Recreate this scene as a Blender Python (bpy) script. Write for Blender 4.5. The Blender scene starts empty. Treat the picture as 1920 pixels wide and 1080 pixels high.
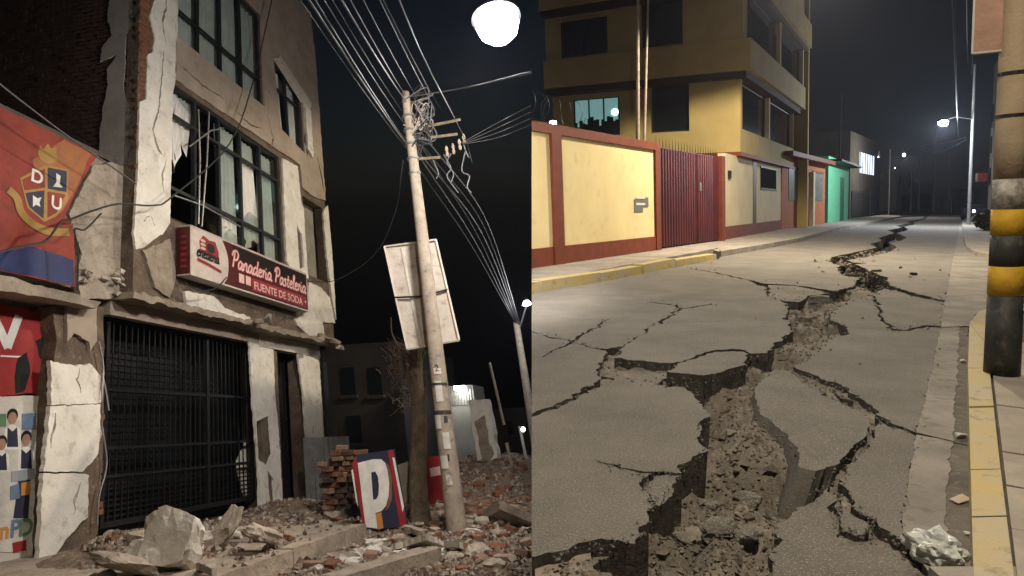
import bpy, bmesh, math, random
from math import radians as rad, sin, cos, pi, exp, sqrt
from mathutils import Vector, Matrix, noise
from mathutils.geometry import delaunay_2d_cdt
random.seed(7)
V = Vector
sc = bpy.context.scene
col = sc.collection
# ------------------------------------------------------------------ camera, sky, sun, exposure
FPX = 1300.0                      # focal length in pixels of the 1920 wide photograph
EYE = V((0, 0, 1.6))
PITCH = math.atan(160 / FPX)
cd = bpy.data.cameras.new('camera'); cam = bpy.data.objects.new('camera', cd); col.objects.link(cam)
cam.location = EYE; cam.rotation_euler = (pi / 2 - PITCH, 0, 0)
cd.sensor_width = 36; cd.lens = 36 * FPX / 1920; cd.clip_start = 0.05; cd.clip_end = 3000
sc.camera = cam
w = bpy.data.worlds.new('World'); sc.world = w; w.use_nodes = True
nt = w.node_tree; bg = nt.nodes['Background']
sky = nt.nodes.new('ShaderNodeTexSky'); sky.sky_type = 'NISHITA'; sky.sun_disc = False
sky.sun_elevation = rad(22); sky.sun_rotation = rad(200)
nt.links.new(sky.outputs[0], bg.inputs[0]); bg.inputs[1].default_value = 0.0013
sd = bpy.data.lights.new('moon', 'SUN'); sd.energy = 0.01; sd.angle = rad(0.5); sd.color = (.75, .85, 1)
so = bpy.data.objects.new('moon', sd); col.objects.link(so); so.rotation_euler = (rad(40), rad(18), 0)
vs = sc.view_settings; vs.view_transform = 'Standard'; vs.look = 'None'; vs.gamma = 1; vs.exposure = 0; vs.use_curve_mapping = False
sc.cycles.use_denoising = True
sc.cycles.sample_clamp_indirect = 4
sc.cycles.max_bounces = 6; sc.cycles.diffuse_bounces = 3; sc.cycles.glossy_bounces = 2; sc.cycles.transparent_max_bounces = 10
L1_POWER, L2_POWER, RB_POWER, RF_POWER, BK_POWER = 1400, 250, 8500, 4500, 2300

# ------------------------------------------------------------------ two sites: the level street (world axes) and the sloping street with the damaged block
_c, _s = cos(PITCH), sin(PITCH)
def c2w(x, y, z): return V((x, z * _c - y * _s, -z * _s - y * _c))
def ray(px, py): return c2w(px - 960, py - 540, FPX)
def proj(P):
    d = V(P) - EYE; cz = d.y * _c - d.z * _s
    return 960 + FPX * d.x / cz, 540 + FPX * (-d.y * _s - d.z * _c) / cz
def G(px, py, z=0.0):                                     # point of the level street's ground
    d = ray(px, py); return EYE + d * ((z - EYE.z) / d.z)
UP = -c2w(1400 - 960, 11000 - 540, FPX); UP = UP / UP.z     # walls and poles of the level street lean by two degrees
_h1, _h2 = V((270, 250, FPX)), V((-775, 292, FPX))
_k = _h1.cross(_h2); _k = _k if _k.y < 0 else -_k
GN = c2w(*_k).normalized()                                # the sloping street: its ground normal
EX = ray(1230, 790).normalized(); EY = GN.cross(EX)
EU = ray(348, -3300); EU = EU / EU.dot(GN)                # its posts and storeys lean after the quake
ORG = EYE - 1.6 * GN
BM = Matrix((EX, EY, EU)).transposed(); BI = BM.inverted()
ROT = Matrix((EX, EY, GN)).transposed().to_quaternion()
CL = BI @ (EYE - ORG)
def S(a, b, c): return ORG + BM @ V((a, b, c))            # sloping street: a along the facades, b into the block, c up
def SI(px, py, ax, val):
    d = BI @ ray(px, py); return CL + d * ((val - CL[ax]) / d[ax])
def SG(px, py, c=0.0): return SI(px, py, 2, c)
SEAM_N = (c2w(FPX, 0, -37)).normalized()                  # boundary plane between the two sites

# ------------------------------------------------------------------ materials
MATS = {}
def pmat(name, c1, c2=None, scale=2.0, rough=.85, bump=.25, bscale=40, metal=0, spec=.3, c3=None, s3=25, a3=.5, detail=6, lo=.35, hi=.65):
    if name in MATS: return MATS[name]
    m = bpy.data.materials.new(name); m.use_nodes = True; t = m.node_tree; N = t.nodes; L = t.links
    b = N['Principled BSDF']; b.inputs['Roughness'].default_value = rough; b.inputs['Metallic'].default_value = metal
    b.inputs['Specular IOR Level'].default_value = spec
    geo = N.new('ShaderNodeNewGeometry')
    def mix(f, A, B):
        x = N.new('ShaderNodeMix'); x.data_type = 'RGBA'
        L.new(f, x.inputs[0])
        for i, q in ((6, A), (7, B)):
            if isinstance(q, tuple): x.inputs[i].default_value = (*q, 1)
            else: L.new(q, x.inputs[i])
        return x.outputs[2]
    def nz(s, d=detail, l=lo, h=hi):
        n = N.new('ShaderNodeTexNoise'); n.inputs['Scale'].default_value = s; n.inputs['Detail'].default_value = d
        n.inputs['Roughness'].default_value = .65
        L.new(geo.outputs['Position'], n.inputs['Vector'])
        r = N.new('ShaderNodeMapRange'); r.inputs[1].default_value = l; r.inputs[2].default_value = h
        L.new(n.outputs[0], r.inputs[0]); return n.outputs[0], r.outputs[0]
    c = c1
    if c2:
        _, f = nz(scale); c = mix(f, c1, c2)
    if c3:
        _, f = nz(s3, 4, .56, .56 + .25 * (1.2 - a3)); c = mix(f, c, c3)
    if isinstance(c, tuple): b.inputs['Base Color'].default_value = (*c, 1)
    else: L.new(c, b.inputs['Base Color'])
    if bump:
        h, _ = nz(bscale, 8); bp = N.new('ShaderNodeBump'); bp.inputs['Strength'].default_value = bump; bp.inputs['Distance'].default_value = .03
        L.new(h, bp.inputs['Height']); L.new(bp.outputs[0], b.inputs['Normal'])
    MATS[name] = m; return m
def emat(name, color, strength):
    m = bpy.data.materials.new(name); m.use_nodes = True; b = m.node_tree.nodes['Principled BSDF']
    b.inputs['Base Color'].default_value = (*[min(1, x) for x in color], 1)
    b.inputs['Emission Color'].default_value = (*color, 1); b.inputs['Emission Strength'].default_value = strength; MATS[name] = m; return m
def gmat(name, tint=(.6, .65, .68), fac=.18):
    m = bpy.data.materials.new(name); m.use_nodes = True; t = m.node_tree; N = t.nodes; N.remove(N['Principled BSDF'])
    tr = N.new('ShaderNodeBsdfTransparent'); tr.inputs[0].default_value = (*tint, 1); gl = N.new('ShaderNodeBsdfGlossy'); gl.inputs['Roughness'].default_value = .04
    lw = N.new('ShaderNodeLayerWeight'); mx = N.new('ShaderNodeMixShader'); pw = N.new('ShaderNodeMath'); pw.operation = 'POWER'; pw.inputs[1].default_value = 4; ad = N.new('ShaderNodeMath'); ad.operation = 'MULTIPLY_ADD'; ad.inputs[1].default_value = .8; ad.inputs[2].default_value = .05
    t.links.new(lw.outputs['Facing'], pw.inputs[0]); t.links.new(pw.outputs[0], ad.inputs[0]); t.links.new(ad.outputs[0], mx.inputs[0]); t.links.new(tr.outputs[0], mx.inputs[1]); t.links.new(gl.outputs[0], mx.inputs[2])
    t.links.new(mx.outputs[0], N['Material Output'].inputs[0]); MATS[name] = m; return m
asphalt = pmat('asphalt', (.22, .2, .172), (.15, .136, .12), 1.1, .9, .9, 55, c3=(.42, .38, .33), s3=105, a3=.95)
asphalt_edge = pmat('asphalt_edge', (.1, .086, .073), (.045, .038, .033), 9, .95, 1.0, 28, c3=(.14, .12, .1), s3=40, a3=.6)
gutterm = pmat('gutter_concrete', (.3, .27, .235), (.17, .152, .13), 1.3, .9, .35, 60, c3=(.11, .1, .085), s3=5, a3=.4)
walkm = pmat('pavement_concrete', (.37, .33, .28), (.24, .215, .185), 1.7, .9, .3, 60, c3=(.15, .13, .11), s3=9, a3=.35)
tilem = pmat('paving_tile', (.4, .345, .28), (.28, .245, .2), 2.3, .85, .25, 60)
kerb_y = pmat('kerb_yellow', (.5, .37, .1), (.42, .36, .26), 1.8, .75, .3, 50, c3=(.2, .17, .12), s3=7, a3=.5)
soil = pmat('soil', (.26, .225, .185), (.16, .137, .11), 4.5, .98, .9, 30, c3=(.36, .31, .25), s3=35, a3=.6)
groundm = pmat('earth', (.09, .075, .058), (.04, .034, .028), 1.5, .98, .6, 12)
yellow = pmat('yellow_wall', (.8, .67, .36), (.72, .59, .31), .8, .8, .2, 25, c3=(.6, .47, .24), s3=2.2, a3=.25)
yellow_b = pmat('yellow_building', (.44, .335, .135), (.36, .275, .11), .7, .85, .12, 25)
cream = pmat('cream_wall', (.66, .58, .4), (.56, .48, .32), 1, .8, .12, 25)
redband = pmat('red_band', (.2, .042, .016), (.14, .032, .013), 3, .7, .2, 30)
gatered = pmat('gate_red', (.1, .011, .014), (.055, .008, .014), 1.2, .5, .15, 20, metal=.2, spec=.5)
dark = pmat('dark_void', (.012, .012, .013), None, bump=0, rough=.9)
darkglass = pmat('dark_glass', (.008, .01, .012), None, bump=0, rough=.08, spec=.5)
metal_g = pmat('grey_metal', (.3, .3, .3), (.2, .2, .2), 6, .45, .1, 30, metal=.6)
metal_d = pmat('dark_metal', (.03, .03, .032), (.015, .015, .016), 6, .5, .15, 30, metal=.3)
black_p = pmat('black_paint', (.018, .02, .018), (.05, .05, .042), 4, .55, .2, 30, c3=(.12, .11, .09), s3=11, a3=.2); gate_blk = pmat('gate_black', (.005, .005, .006), (.009, .009, .009), 6, .5, .1, 30)
yel_p = pmat('yellow_paint', (.62, .36, .02), (.45, .25, .02), 6, .6, .25, 30)
pole_c = pmat('pole_concrete', (.4, .31, .2), (.3, .23, .15), 3, .85, .3, 40)
pole_peel = pmat('pole_peeling', (.5, .47, .42), (.14, .12, .1), 9, .85, .5, 30)
plaster = pmat('plaster', (.62, .57, .5), (.47, .425, .365), 1.4, .9, .35, 22, c3=(.3, .25, .2), s3=4, a3=.35)
plaster_w = pmat('plaster_white', (.76, .72, .66), (.6, .56, .5), 2, .9, .35, 22, c3=(.36, .31, .26), s3=5, a3=.3)
plaster_b = pmat('plaster_tan', (.4, .325, .265), (.31, .25, .2), 1.5, .9, .3, 22, c3=(.24, .18, .14), s3=4, a3=.35)
rawwall = pmat('raw_wall', (.17, .125, .09), (.085, .062, .046), 3.5, .95, 1.0, 16, c3=(.3, .24, .18), s3=14, a3=.4)
rough_c = pmat('rough_concrete', (.36, .3, .24), (.22, .18, .14), 3, .95, .8, 18, c3=(.14, .11, .085), s3=8, a3=.5)
brickm = pmat('brick', (.2, .085, .048), (.12, .055, .035), 7, .92, .6, 40, c3=(.28, .2, .14), s3=20, a3=.3)
brickd = pmat('brick_dusty', (.26, .16, .11), (.16, .1, .07), 7, .95, .6, 40, c3=(.34, .28, .22), s3=14, a3=.5)
mortar = pmat('mortar', (.12, .1, .085), (.07, .06, .05), 5, .95, .6, 30)
debris = pmat('debris_concrete', (.42, .36, .3), (.25, .21, .17), 3, .95, .7, 25, c3=(.15, .12, .1), s3=9, a3=.45)
debris_w = pmat('debris_plaster', (.62, .58, .52), (.46, .42, .37), 3, .92, .5, 25, c3=(.25, .21, .17), s3=9, a3=.4)
rubblem = pmat('rubble', (.24, .175, .13), (.1, .072, .055), 6, .98, .9, 30, c3=(.4, .34, .28), s3=18, a3=.5)
frame_m = pmat('window_frame', (.018, .021, .023), (.011, .013, .015), 8, .5, .1, 30)
curtain = pmat('curtain', (.78, .76, .72), (.66, .64, .6), 2, .95, .1, 60)
glass = gmat('window_glass', (.86, .9, .9))
bark = pmat('bark', (.2, .155, .11), (.1, .078, .055), 7, .95, 1.0, 26)
pole_l = pmat('weathered_pole', (.36, .3, .24), (.24, .2, .16), 4, .9, .4, 30, c3=(.12, .1, .08), s3=9, a3=.4)
paper = pmat('paper', (.56, .53, .48), (.42, .39, .36), 5, .85, .1, 30)
sheet = pmat('sheet_metal_back', (.52, .46, .4), (.38, .33, .28), 2.5, .75, .3, 12, c3=(.22, .17, .13), s3=5, a3=.4)
wire_l = pmat('wire_pale', (.1, .1, .11), None, bump=0, rough=.5)
wire_d = pmat('wire_dark', (.03, .03, .03), None, bump=0, rough=.6)
def flat(name, c, rough=.6): return pmat(name, c, tuple(x * .75 for x in c), 4, rough, .08, 25)
sgn_mar = flat('sign_maroon', (.085, .012, .015), .4); sgn_blk = flat('sign_black', (.012, .008, .008), .4); sgn_wht = flat('sign_cream', (.62, .52, .47), .5)
sgn_pink = flat('sign_pink', (.78, .5, .47)); sgn_red = flat('sign_red', (.3, .025, .032)); ban_red = pmat('banner_red', (.3, .052, .034), (.2, .035, .026), 1.6, .7, .15, 6, c3=(.1, .03, .025), s3=3, a3=.4); ban_org = flat('banner_orange', (.36, .13, .05))
ban_blue = flat('banner_blue', (.03, .04, .13)); gold = flat('gold', (.38, .22, .06)); white = flat('print_white', (.75, .73, .7)); skin = flat('print_skin', (.4, .23, .15)); navy = flat('navy', (.028, .03, .06))
red_b = flat('bright_red', (.3, .025, .025)); orange = flat('orange', (.55, .25, .06)); printgrey = flat('print_grey', (.3, .32, .36)); greenp = flat('print_green', (.12, .22, .12)); tealb = flat('print_blue', (.14, .2, .3))

# ------------------------------------------------------------------ mesh helpers
def inside(p, poly):
    c = False; n = len(poly); j = n - 1
    for i in range(n):
        a, b = poly[i], poly[j]
        if (a[1] > p[1]) != (b[1] > p[1]) and p[0] < (b[0] - a[0]) * (p[1] - a[1]) / (b[1] - a[1]) + a[0]: c = not c
        j = i
    return c
def fill(loops):
    P, E = [], []
    for l in loops:
        o, n = len(P), len(l); P += [V((p[0], p[1])) for p in l]; E += [(o + i, o + (i + 1) % n) for i in range(n)]
    r = delaunay_2d_cdt(P, E, [], 1, 1e-5); vs_ = [(p.x, p.y) for p in r[0]]; fs = [tuple(f) for f in r[2]]
    if len(loops) > 1: fs = [f for f in fs if not any(inside((sum(vs_[k][0] for k in f) / 3, sum(vs_[k][1] for k in f) / 3), h) for h in loops[1:])]
    return vs_, fs
class MB:
    def __init__(s): s.v = []; s.f = []; s.mi = []
    def add(s, vs, fs, mi=0):
        o = len(s.v); s.v += [V(p) for p in vs]; s.f += [tuple(i + o for i in f) for f in fs]; s.mi += [mi] * len(fs); return s
    def hexa(s, P, mi=0):            # 8 points: bottom ring 0-3, top ring 4-7
        return s.add(P, [(3, 2, 1, 0), (4, 5, 6, 7), (0, 1, 5, 4), (1, 2, 6, 5), (2, 3, 7, 6), (3, 0, 4, 7)], mi)
    def box(s, fn, u0, u1, v0, v1, d0, d1, mi=0):
        return s.hexa([fn(u0, v0, d0), fn(u1, v0, d0), fn(u1, v0, d1), fn(u0, v0, d1), fn(u0, v1, d0), fn(u1, v1, d0), fn(u1, v1, d1), fn(u0, v1, d1)], mi)
    def tube(s, pts, r, n=8, mi=0, cap=True):
        pts = [V(p) for p in pts]; rr = r if isinstance(r, (list, tuple)) else [r] * len(pts); k = len(pts); vs = []; fs = []
        ref = None
        for i, p in enumerate(pts):
            t = (pts[min(i + 1, k - 1)] - pts[max(i - 1, 0)]).normalized()
            if ref is None: ref = t.orthogonal().normalized()
            ref = (ref - t * ref.dot(t)).normalized(); q = t.cross(ref)
            vs += [p + rr[i] * (cos(2 * pi * j / n) * ref + sin(2 * pi * j / n) * q) for j in range(n)]
        for i in range(k - 1):
            for j in range(n): fs.append((i * n + j, i * n + (j + 1) % n, (i + 1) * n + (j + 1) % n, (i + 1) * n + j))
        if cap: fs += [tuple(range(n - 1, -1, -1)), tuple((k - 1) * n + j for j in range(n))]
        return s.add(vs, fs, mi)
    def plate(s, loops, fn, d0, d1, mi=0, side=None, back=False):
        flat_ = [p for l in loops for p in l]; side = mi if side is None else side
        top, tris = fill(loops); n = len(flat_)
        s.add([fn(p[0], p[1], d1) for p in top], [tuple(t) for t in tris], mi)
        if d0 != d1:
            vs = [fn(p[0], p[1], d1) for p in flat_] + [fn(p[0], p[1], d0) for p in flat_]; fs = []; o = 0
            for l in loops:
                k = len(l)
                fs += [(o + i, o + (i + 1) % k, n + o + (i + 1) % k, n + o + i) for i in range(k)]; o += k
            s.add(vs, fs, side)
            if back: s.add([fn(p[0], p[1], d0) for p in top], [tuple(t) for t in tris], mi)
        return s
    def cut(s, right):
        """keep the part on one side of the boundary between the two sites"""
        bm = bmesh.new(); bv = [bm.verts.new(p) for p in s.v]
        for f, mi in zip(s.f, s.mi):
            if len(set(f)) < 3: continue
            try: q = bm.faces.new([bv[i] for i in f]); q.material_index = mi
            except ValueError: pass
        bmesh.ops.bisect_plane(bm, geom=bm.verts[:] + bm.edges[:] + bm.faces[:], plane_co=EYE, plane_no=SEAM_N, clear_inner=right, clear_outer=not right)
        bm.verts.index_update(); s.v = [v.co.copy() for v in bm.verts]; s.f = [tuple(v.index for v in f.verts) for f in bm.faces]; s.mi = [f.material_index for f in bm.faces]
        bm.free(); return s
    def mesh(s, name, mats, base):
        me = bpy.data.meshes.new(name); me.from_pydata([p - base for p in s.v], [], s.f)
        for m in (mats if isinstance(mats, (list, tuple)) else [mats]): me.materials.append(m)
        for p, mi in zip(me.polygons, s.mi): p.material_index = mi
        bm = bmesh.new(); bm.from_mesh(me); bmesh.ops.recalc_face_normals(bm, faces=bm.faces[:]); bm.to_mesh(me); bm.free()
        me.update(); return me
def base_of(o): return o.matrix_basis.translation if o.parent is None else base_of(o.parent) + o.location
def tag(o, label=None, cat=None, group=None, kind=None):
    if label: o['label'] = label
    if cat: o['category'] = cat
    if group: o['group'] = group
    if kind: o['kind'] = kind
    return o
def thing(name, loc, label=None, cat=None, group=None, kind=None):
    o = bpy.data.objects.new(name, None); col.objects.link(o); o.location = loc; o.empty_display_size = .2
    return tag(o, label, cat, group, kind)
def obj(name, mb, mats, parent=None, smooth=False, base=None, **kw):
    if parent is not None: b = base_of(parent)
    elif base is not None: b = V(base)
    else:
        b = sum(mb.v, V()) / max(1, len(mb.v)); b.z = min(p.z for p in mb.v)
    me = mb.mesh(name, mats, b); o = bpy.data.objects.new(name, me); col.objects.link(o)
    if parent is not None: o.parent = parent
    else: o.location = b
    if smooth:
        for p in me.polygons: p.use_smooth = True
    return tag(o, **kw)
def inst(name, me, world_loc, rot=None, scale=(1, 1, 1), parent=None, **kw):
    o = bpy.data.objects.new(name, me); col.objects.link(o); o.scale = scale
    if rot is not None: o.rotation_mode = 'QUATERNION'; o.rotation_quaternion = rot
    if parent is not None: o.parent = parent; o.location = V(world_loc) - base_of(parent)
    else: o.location = world_loc
    return tag(o, **kw)
def nv(p, sc_, seed=0.0): return noise.noise(V((p[0] * sc_ + seed, p[1] * sc_ - seed * .7, seed * 1.3)))
def rough(poly, step=.08, amp=.03, sc_=5.0, seed=0.0, closed=True):
    out = []; k = len(poly)
    for i in range(k if closed else k - 1):
        p, q = V(poly[i][:2]), V(poly[(i + 1) % k][:2]); n = max(1, min(110, int((q - p).length / step)))
        for j in range(n): out.append(p.lerp(q, j / n))
    if not closed: out.append(V(poly[-1][:2]))
    r = []
    for p in out:
        d = V((nv(p, sc_, seed) + .5 * nv(p, sc_ * 2.7, seed + 5), nv(p, sc_, seed + 9.3) + .5 * nv(p, sc_ * 2.7, seed + 3.1)))
        r.append(p + d * amp)
    return r
def rect(u0, v0, u1, v1): return [(u0, v0), (u1, v0), (u1, v1), (u0, v1)]
def text(body, fn, u, v, size, d, mi=0, mb=None, bold=0.0, sx=1.0, align='LEFT', ext=.004):
    cu = bpy.data.curves.new('t', 'FONT'); cu.body = body; cu.size = size; cu.align_x = align; cu.offset = bold
    o = bpy.data.objects.new('t', cu); me = o.to_mesh(); mb = mb or MB()
    mb.add([fn(u + p.co.x * sx, v + p.co.y, d) for p in me.vertices], [tuple(p.vertices) for p in me.polygons], mi)
    o.to_mesh_clear(); bpy.data.objects.remove(o); bpy.data.curves.remove(cu); return mb
def crom(pts, n=6):
    P = [V(p) for p in pts]; P = [P[0] * 2 - P[1]] + P + [P[-1] * 2 - P[-2]]; out = []
    for i in range(1, len(P) - 2):
        for j in range(n):
            t = j / n; a, b, c, d = P[i - 1:i + 3]
            out.append(.5 * ((2 * b) + (c - a) * t + (2 * a - 5 * b + 4 * c - d) * t * t + (3 * b - 3 * c + d - a) * t ** 3))
    return out + [P[-2]]
def stroke(mb, pts, fn, d, wd, mi=0):
    P = [V((p[0], p[1])) for p in pts]; vs = []; k = len(P)
    for i, p in enumerate(P):
        t = (P[min(i + 1, k - 1)] - P[max(i - 1, 0)]); t = t.normalized() if t.length > 1e-9 else V((1, 0)); q = V((-t.y, t.x)) * wd / 2
        vs += [fn(*(p + q), d), fn(*(p - q), d)]
    mb.add(vs, [(2 * i, 2 * i + 1, 2 * i + 3, 2 * i + 2) for i in range(k - 1)], mi)
def disc(u, v, ru, rv=None, n=20): rv = rv or ru; return [(u + ru * cos(2 * pi * i / n), v + rv * sin(2 * pi * i / n)) for i in range(n)]
def chunk(seed, sx, sy, sz, n=14, mat=None, name='chunk'):
    r = random.Random(seed); bm = bmesh.new()
    for i in range(n):
        p = V((r.uniform(-1, 1), r.uniform(-1, 1), r.uniform(-1, 1)));
        if p.length > 1.25: p = p.normalized() * 1.25
        bm.verts.new((p.x * sx, p.y * sy, p.z * sz))
    bmesh.ops.convex_hull(bm, input=bm.verts[:])
    for v_ in [v_ for v_ in bm.verts if not v_.link_faces]: bm.verts.remove(v_)
    me = bpy.data.meshes.new(name); bm.to_mesh(me); bm.free(); me.materials.append(mat); return me
def lump(name, sx, sy, sz, mat, seed, cuts=5, amp=.1):
    bm = bmesh.new(); bmesh.ops.create_cube(bm, size=1); bmesh.ops.subdivide_edges(bm, edges=bm.edges[:], cuts=cuts, use_grid_fill=True); r = random.Random(seed); o = V((seed * 3.7, seed * 1.9, seed))
    pl = [(V((r.uniform(-1, 1), r.uniform(-1, 1), r.uniform(-1, 1))).normalized(), r.uniform(.42, .6)) for _ in range(9)]
    for v_ in bm.verts:
        p = v_.co.copy()
        for n_, d_ in pl:
            k = p.dot(n_) - d_
            if k > 0: p -= n_ * k
        p += V((noise.noise(p * 3 + o), noise.noise(p * 3 + o + V((7, 0, 0))), noise.noise(p * 3 + o + V((0, 9, 0))))) * amp + V((noise.noise(p * 9 + o), noise.noise(p * 9 - o), noise.noise(p * 9))) * amp * .35
        v_.co = V((p.x * sx, p.y * sy, p.z * sz))
    me = bpy.data.meshes.new(name); bm.to_mesh(me); bm.free(); me.materials.append(mat); return me
def brickmesh(name, l, h, t, mat, seed=0):
    r = random.Random(seed); bm = bmesh.new(); bmesh.ops.create_cube(bm, size=1)
    for v_ in bm.verts: v_.co = V((v_.co.x * l + r.uniform(-.012, .012), v_.co.y * t + r.uniform(-.012, .012), v_.co.z * h + r.uniform(-.008, .008)))
    bmesh.ops.bevel(bm, geom=bm.edges[:], offset=.007, segments=1, affect='EDGES')
    me = bpy.data.meshes.new(name); bm.to_mesh(me); bm.free(); me.materials.append(mat); return me
def scatter_mesh(items):
    """many tiny stones as one MB: items are (pos, size, seed)"""
    mb = MB()
    for p, s_, sd_ in items:
        r = random.Random(sd_); q = []
        for d in ((1, 0, 0), (-1, 0, 0), (0, 1, 0), (0, -1, 0), (0, 0, 1), (0, 0, -1)):
            q.append(V(p) + V(d) * s_ * r.uniform(.45, 1.1) + V((r.uniform(-.4, .4), r.uniform(-.4, .4), r.uniform(-.3, .3))) * s_)
        mb.add(q, [(0, 2, 4), (2, 1, 4), (1, 3, 4), (3, 0, 4), (2, 0, 5), (1, 2, 5), (3, 1, 5), (0, 3, 5)])
    return mb

# ================================================================== LEVEL STREET: ground, road, pavements
GR = lambda x, y, z: V((x, y, z))
def gxy(pts, z=0): return [(G(x, y, z).x, G(x, y, z).y) for x, y in pts]
mb = MB()
ring = [0.6, 60, 130, 700]; zs = [-.62, -.62, -.03, -.03]
for i in range(3):
    y0, y1 = ring[i], ring[i + 1]; n = 12
    for j in range(n):
        f0, f1 = -1 + 2 * j / n, -1 + 2 * (j + 1) / n
        x = lambda f, y: f * (6 + y * 1.0)
        mb.add([(x(f0, y0), y0, zs[i]), (x(f1, y0), y0, zs[i]), (x(f1, y1), y1, zs[i + 1]), (x(f0, y1), y1, zs[i + 1])], [(0, 1, 2, 3)])
obj('ground', mb.cut(True), groundm, kind='structure')
road = thing('road', G(1500, 700), kind='structure')
def slab(px, dz=0.0, tilt=(0, 0), gap=.012, thick=.34, seed=0, amp=.03, step=.03, far=False, name='asphalt_slab', mats=None, cut=False, lean=(0, 0)):
    P = rough(gxy(px), step, 1.0, 6.0, 2.0)
    P0 = rough(gxy(px), step, 0.0, 6.0, 2.0)
    P = [p0 + (p - p0) * amp * 1.15 * (1 + p0.y * .07) + V((nv(p0, 23, 31), nv(p0, 23, 41))) * amp * .55 + V((nv(p0, 60, 51), nv(p0, 60, 61))) * amp * .3 for p, p0 in zip(P, P0)]
    n = len(P); area = sum(P[i].x * P[(i + 1) % n].y - P[(i + 1) % n].x * P[i].y for i in range(n)); sg = 1 if area > 0 else -1
    Q = []
    for i in range(n):
        t = P[(i + 1) % n] - P[i - 1]
        if t.length < 1e-6: Q.append(P[i]); continue
        t.normalize(); g = gap * (.55 + .9 * abs(nv(P[i], 4, 11)) * 2)
        Q.append(P[i] + V((-t.y, t.x)) * sg * g * .5)
    c = sum(Q, V((0, 0))) / n
    fn = lambda x, y, d: V((x + (nv((x, y), 9, 7) * .03 + lean[0] if d < 0 else 0), y + (nv((x, y), 9, 3) * .03 + lean[1] if d < 0 else 0), d + dz + tilt[0] * (x - c.x) + tilt[1] * (y - c.y)))
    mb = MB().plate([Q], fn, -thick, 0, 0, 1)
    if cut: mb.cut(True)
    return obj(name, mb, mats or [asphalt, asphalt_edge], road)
kerb_line = [(960, 556), (1100, 533), (1200, 513), (1300, 495), (1345, 486), (1352, 480), (1420, 466), (1500, 450), (1570, 431), (1640, 416), (1690, 408)]
S1b = [(1273, 887), (1220, 888), (1207, 913), (1220, 940), (1232, 945), (1257, 927)]
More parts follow.
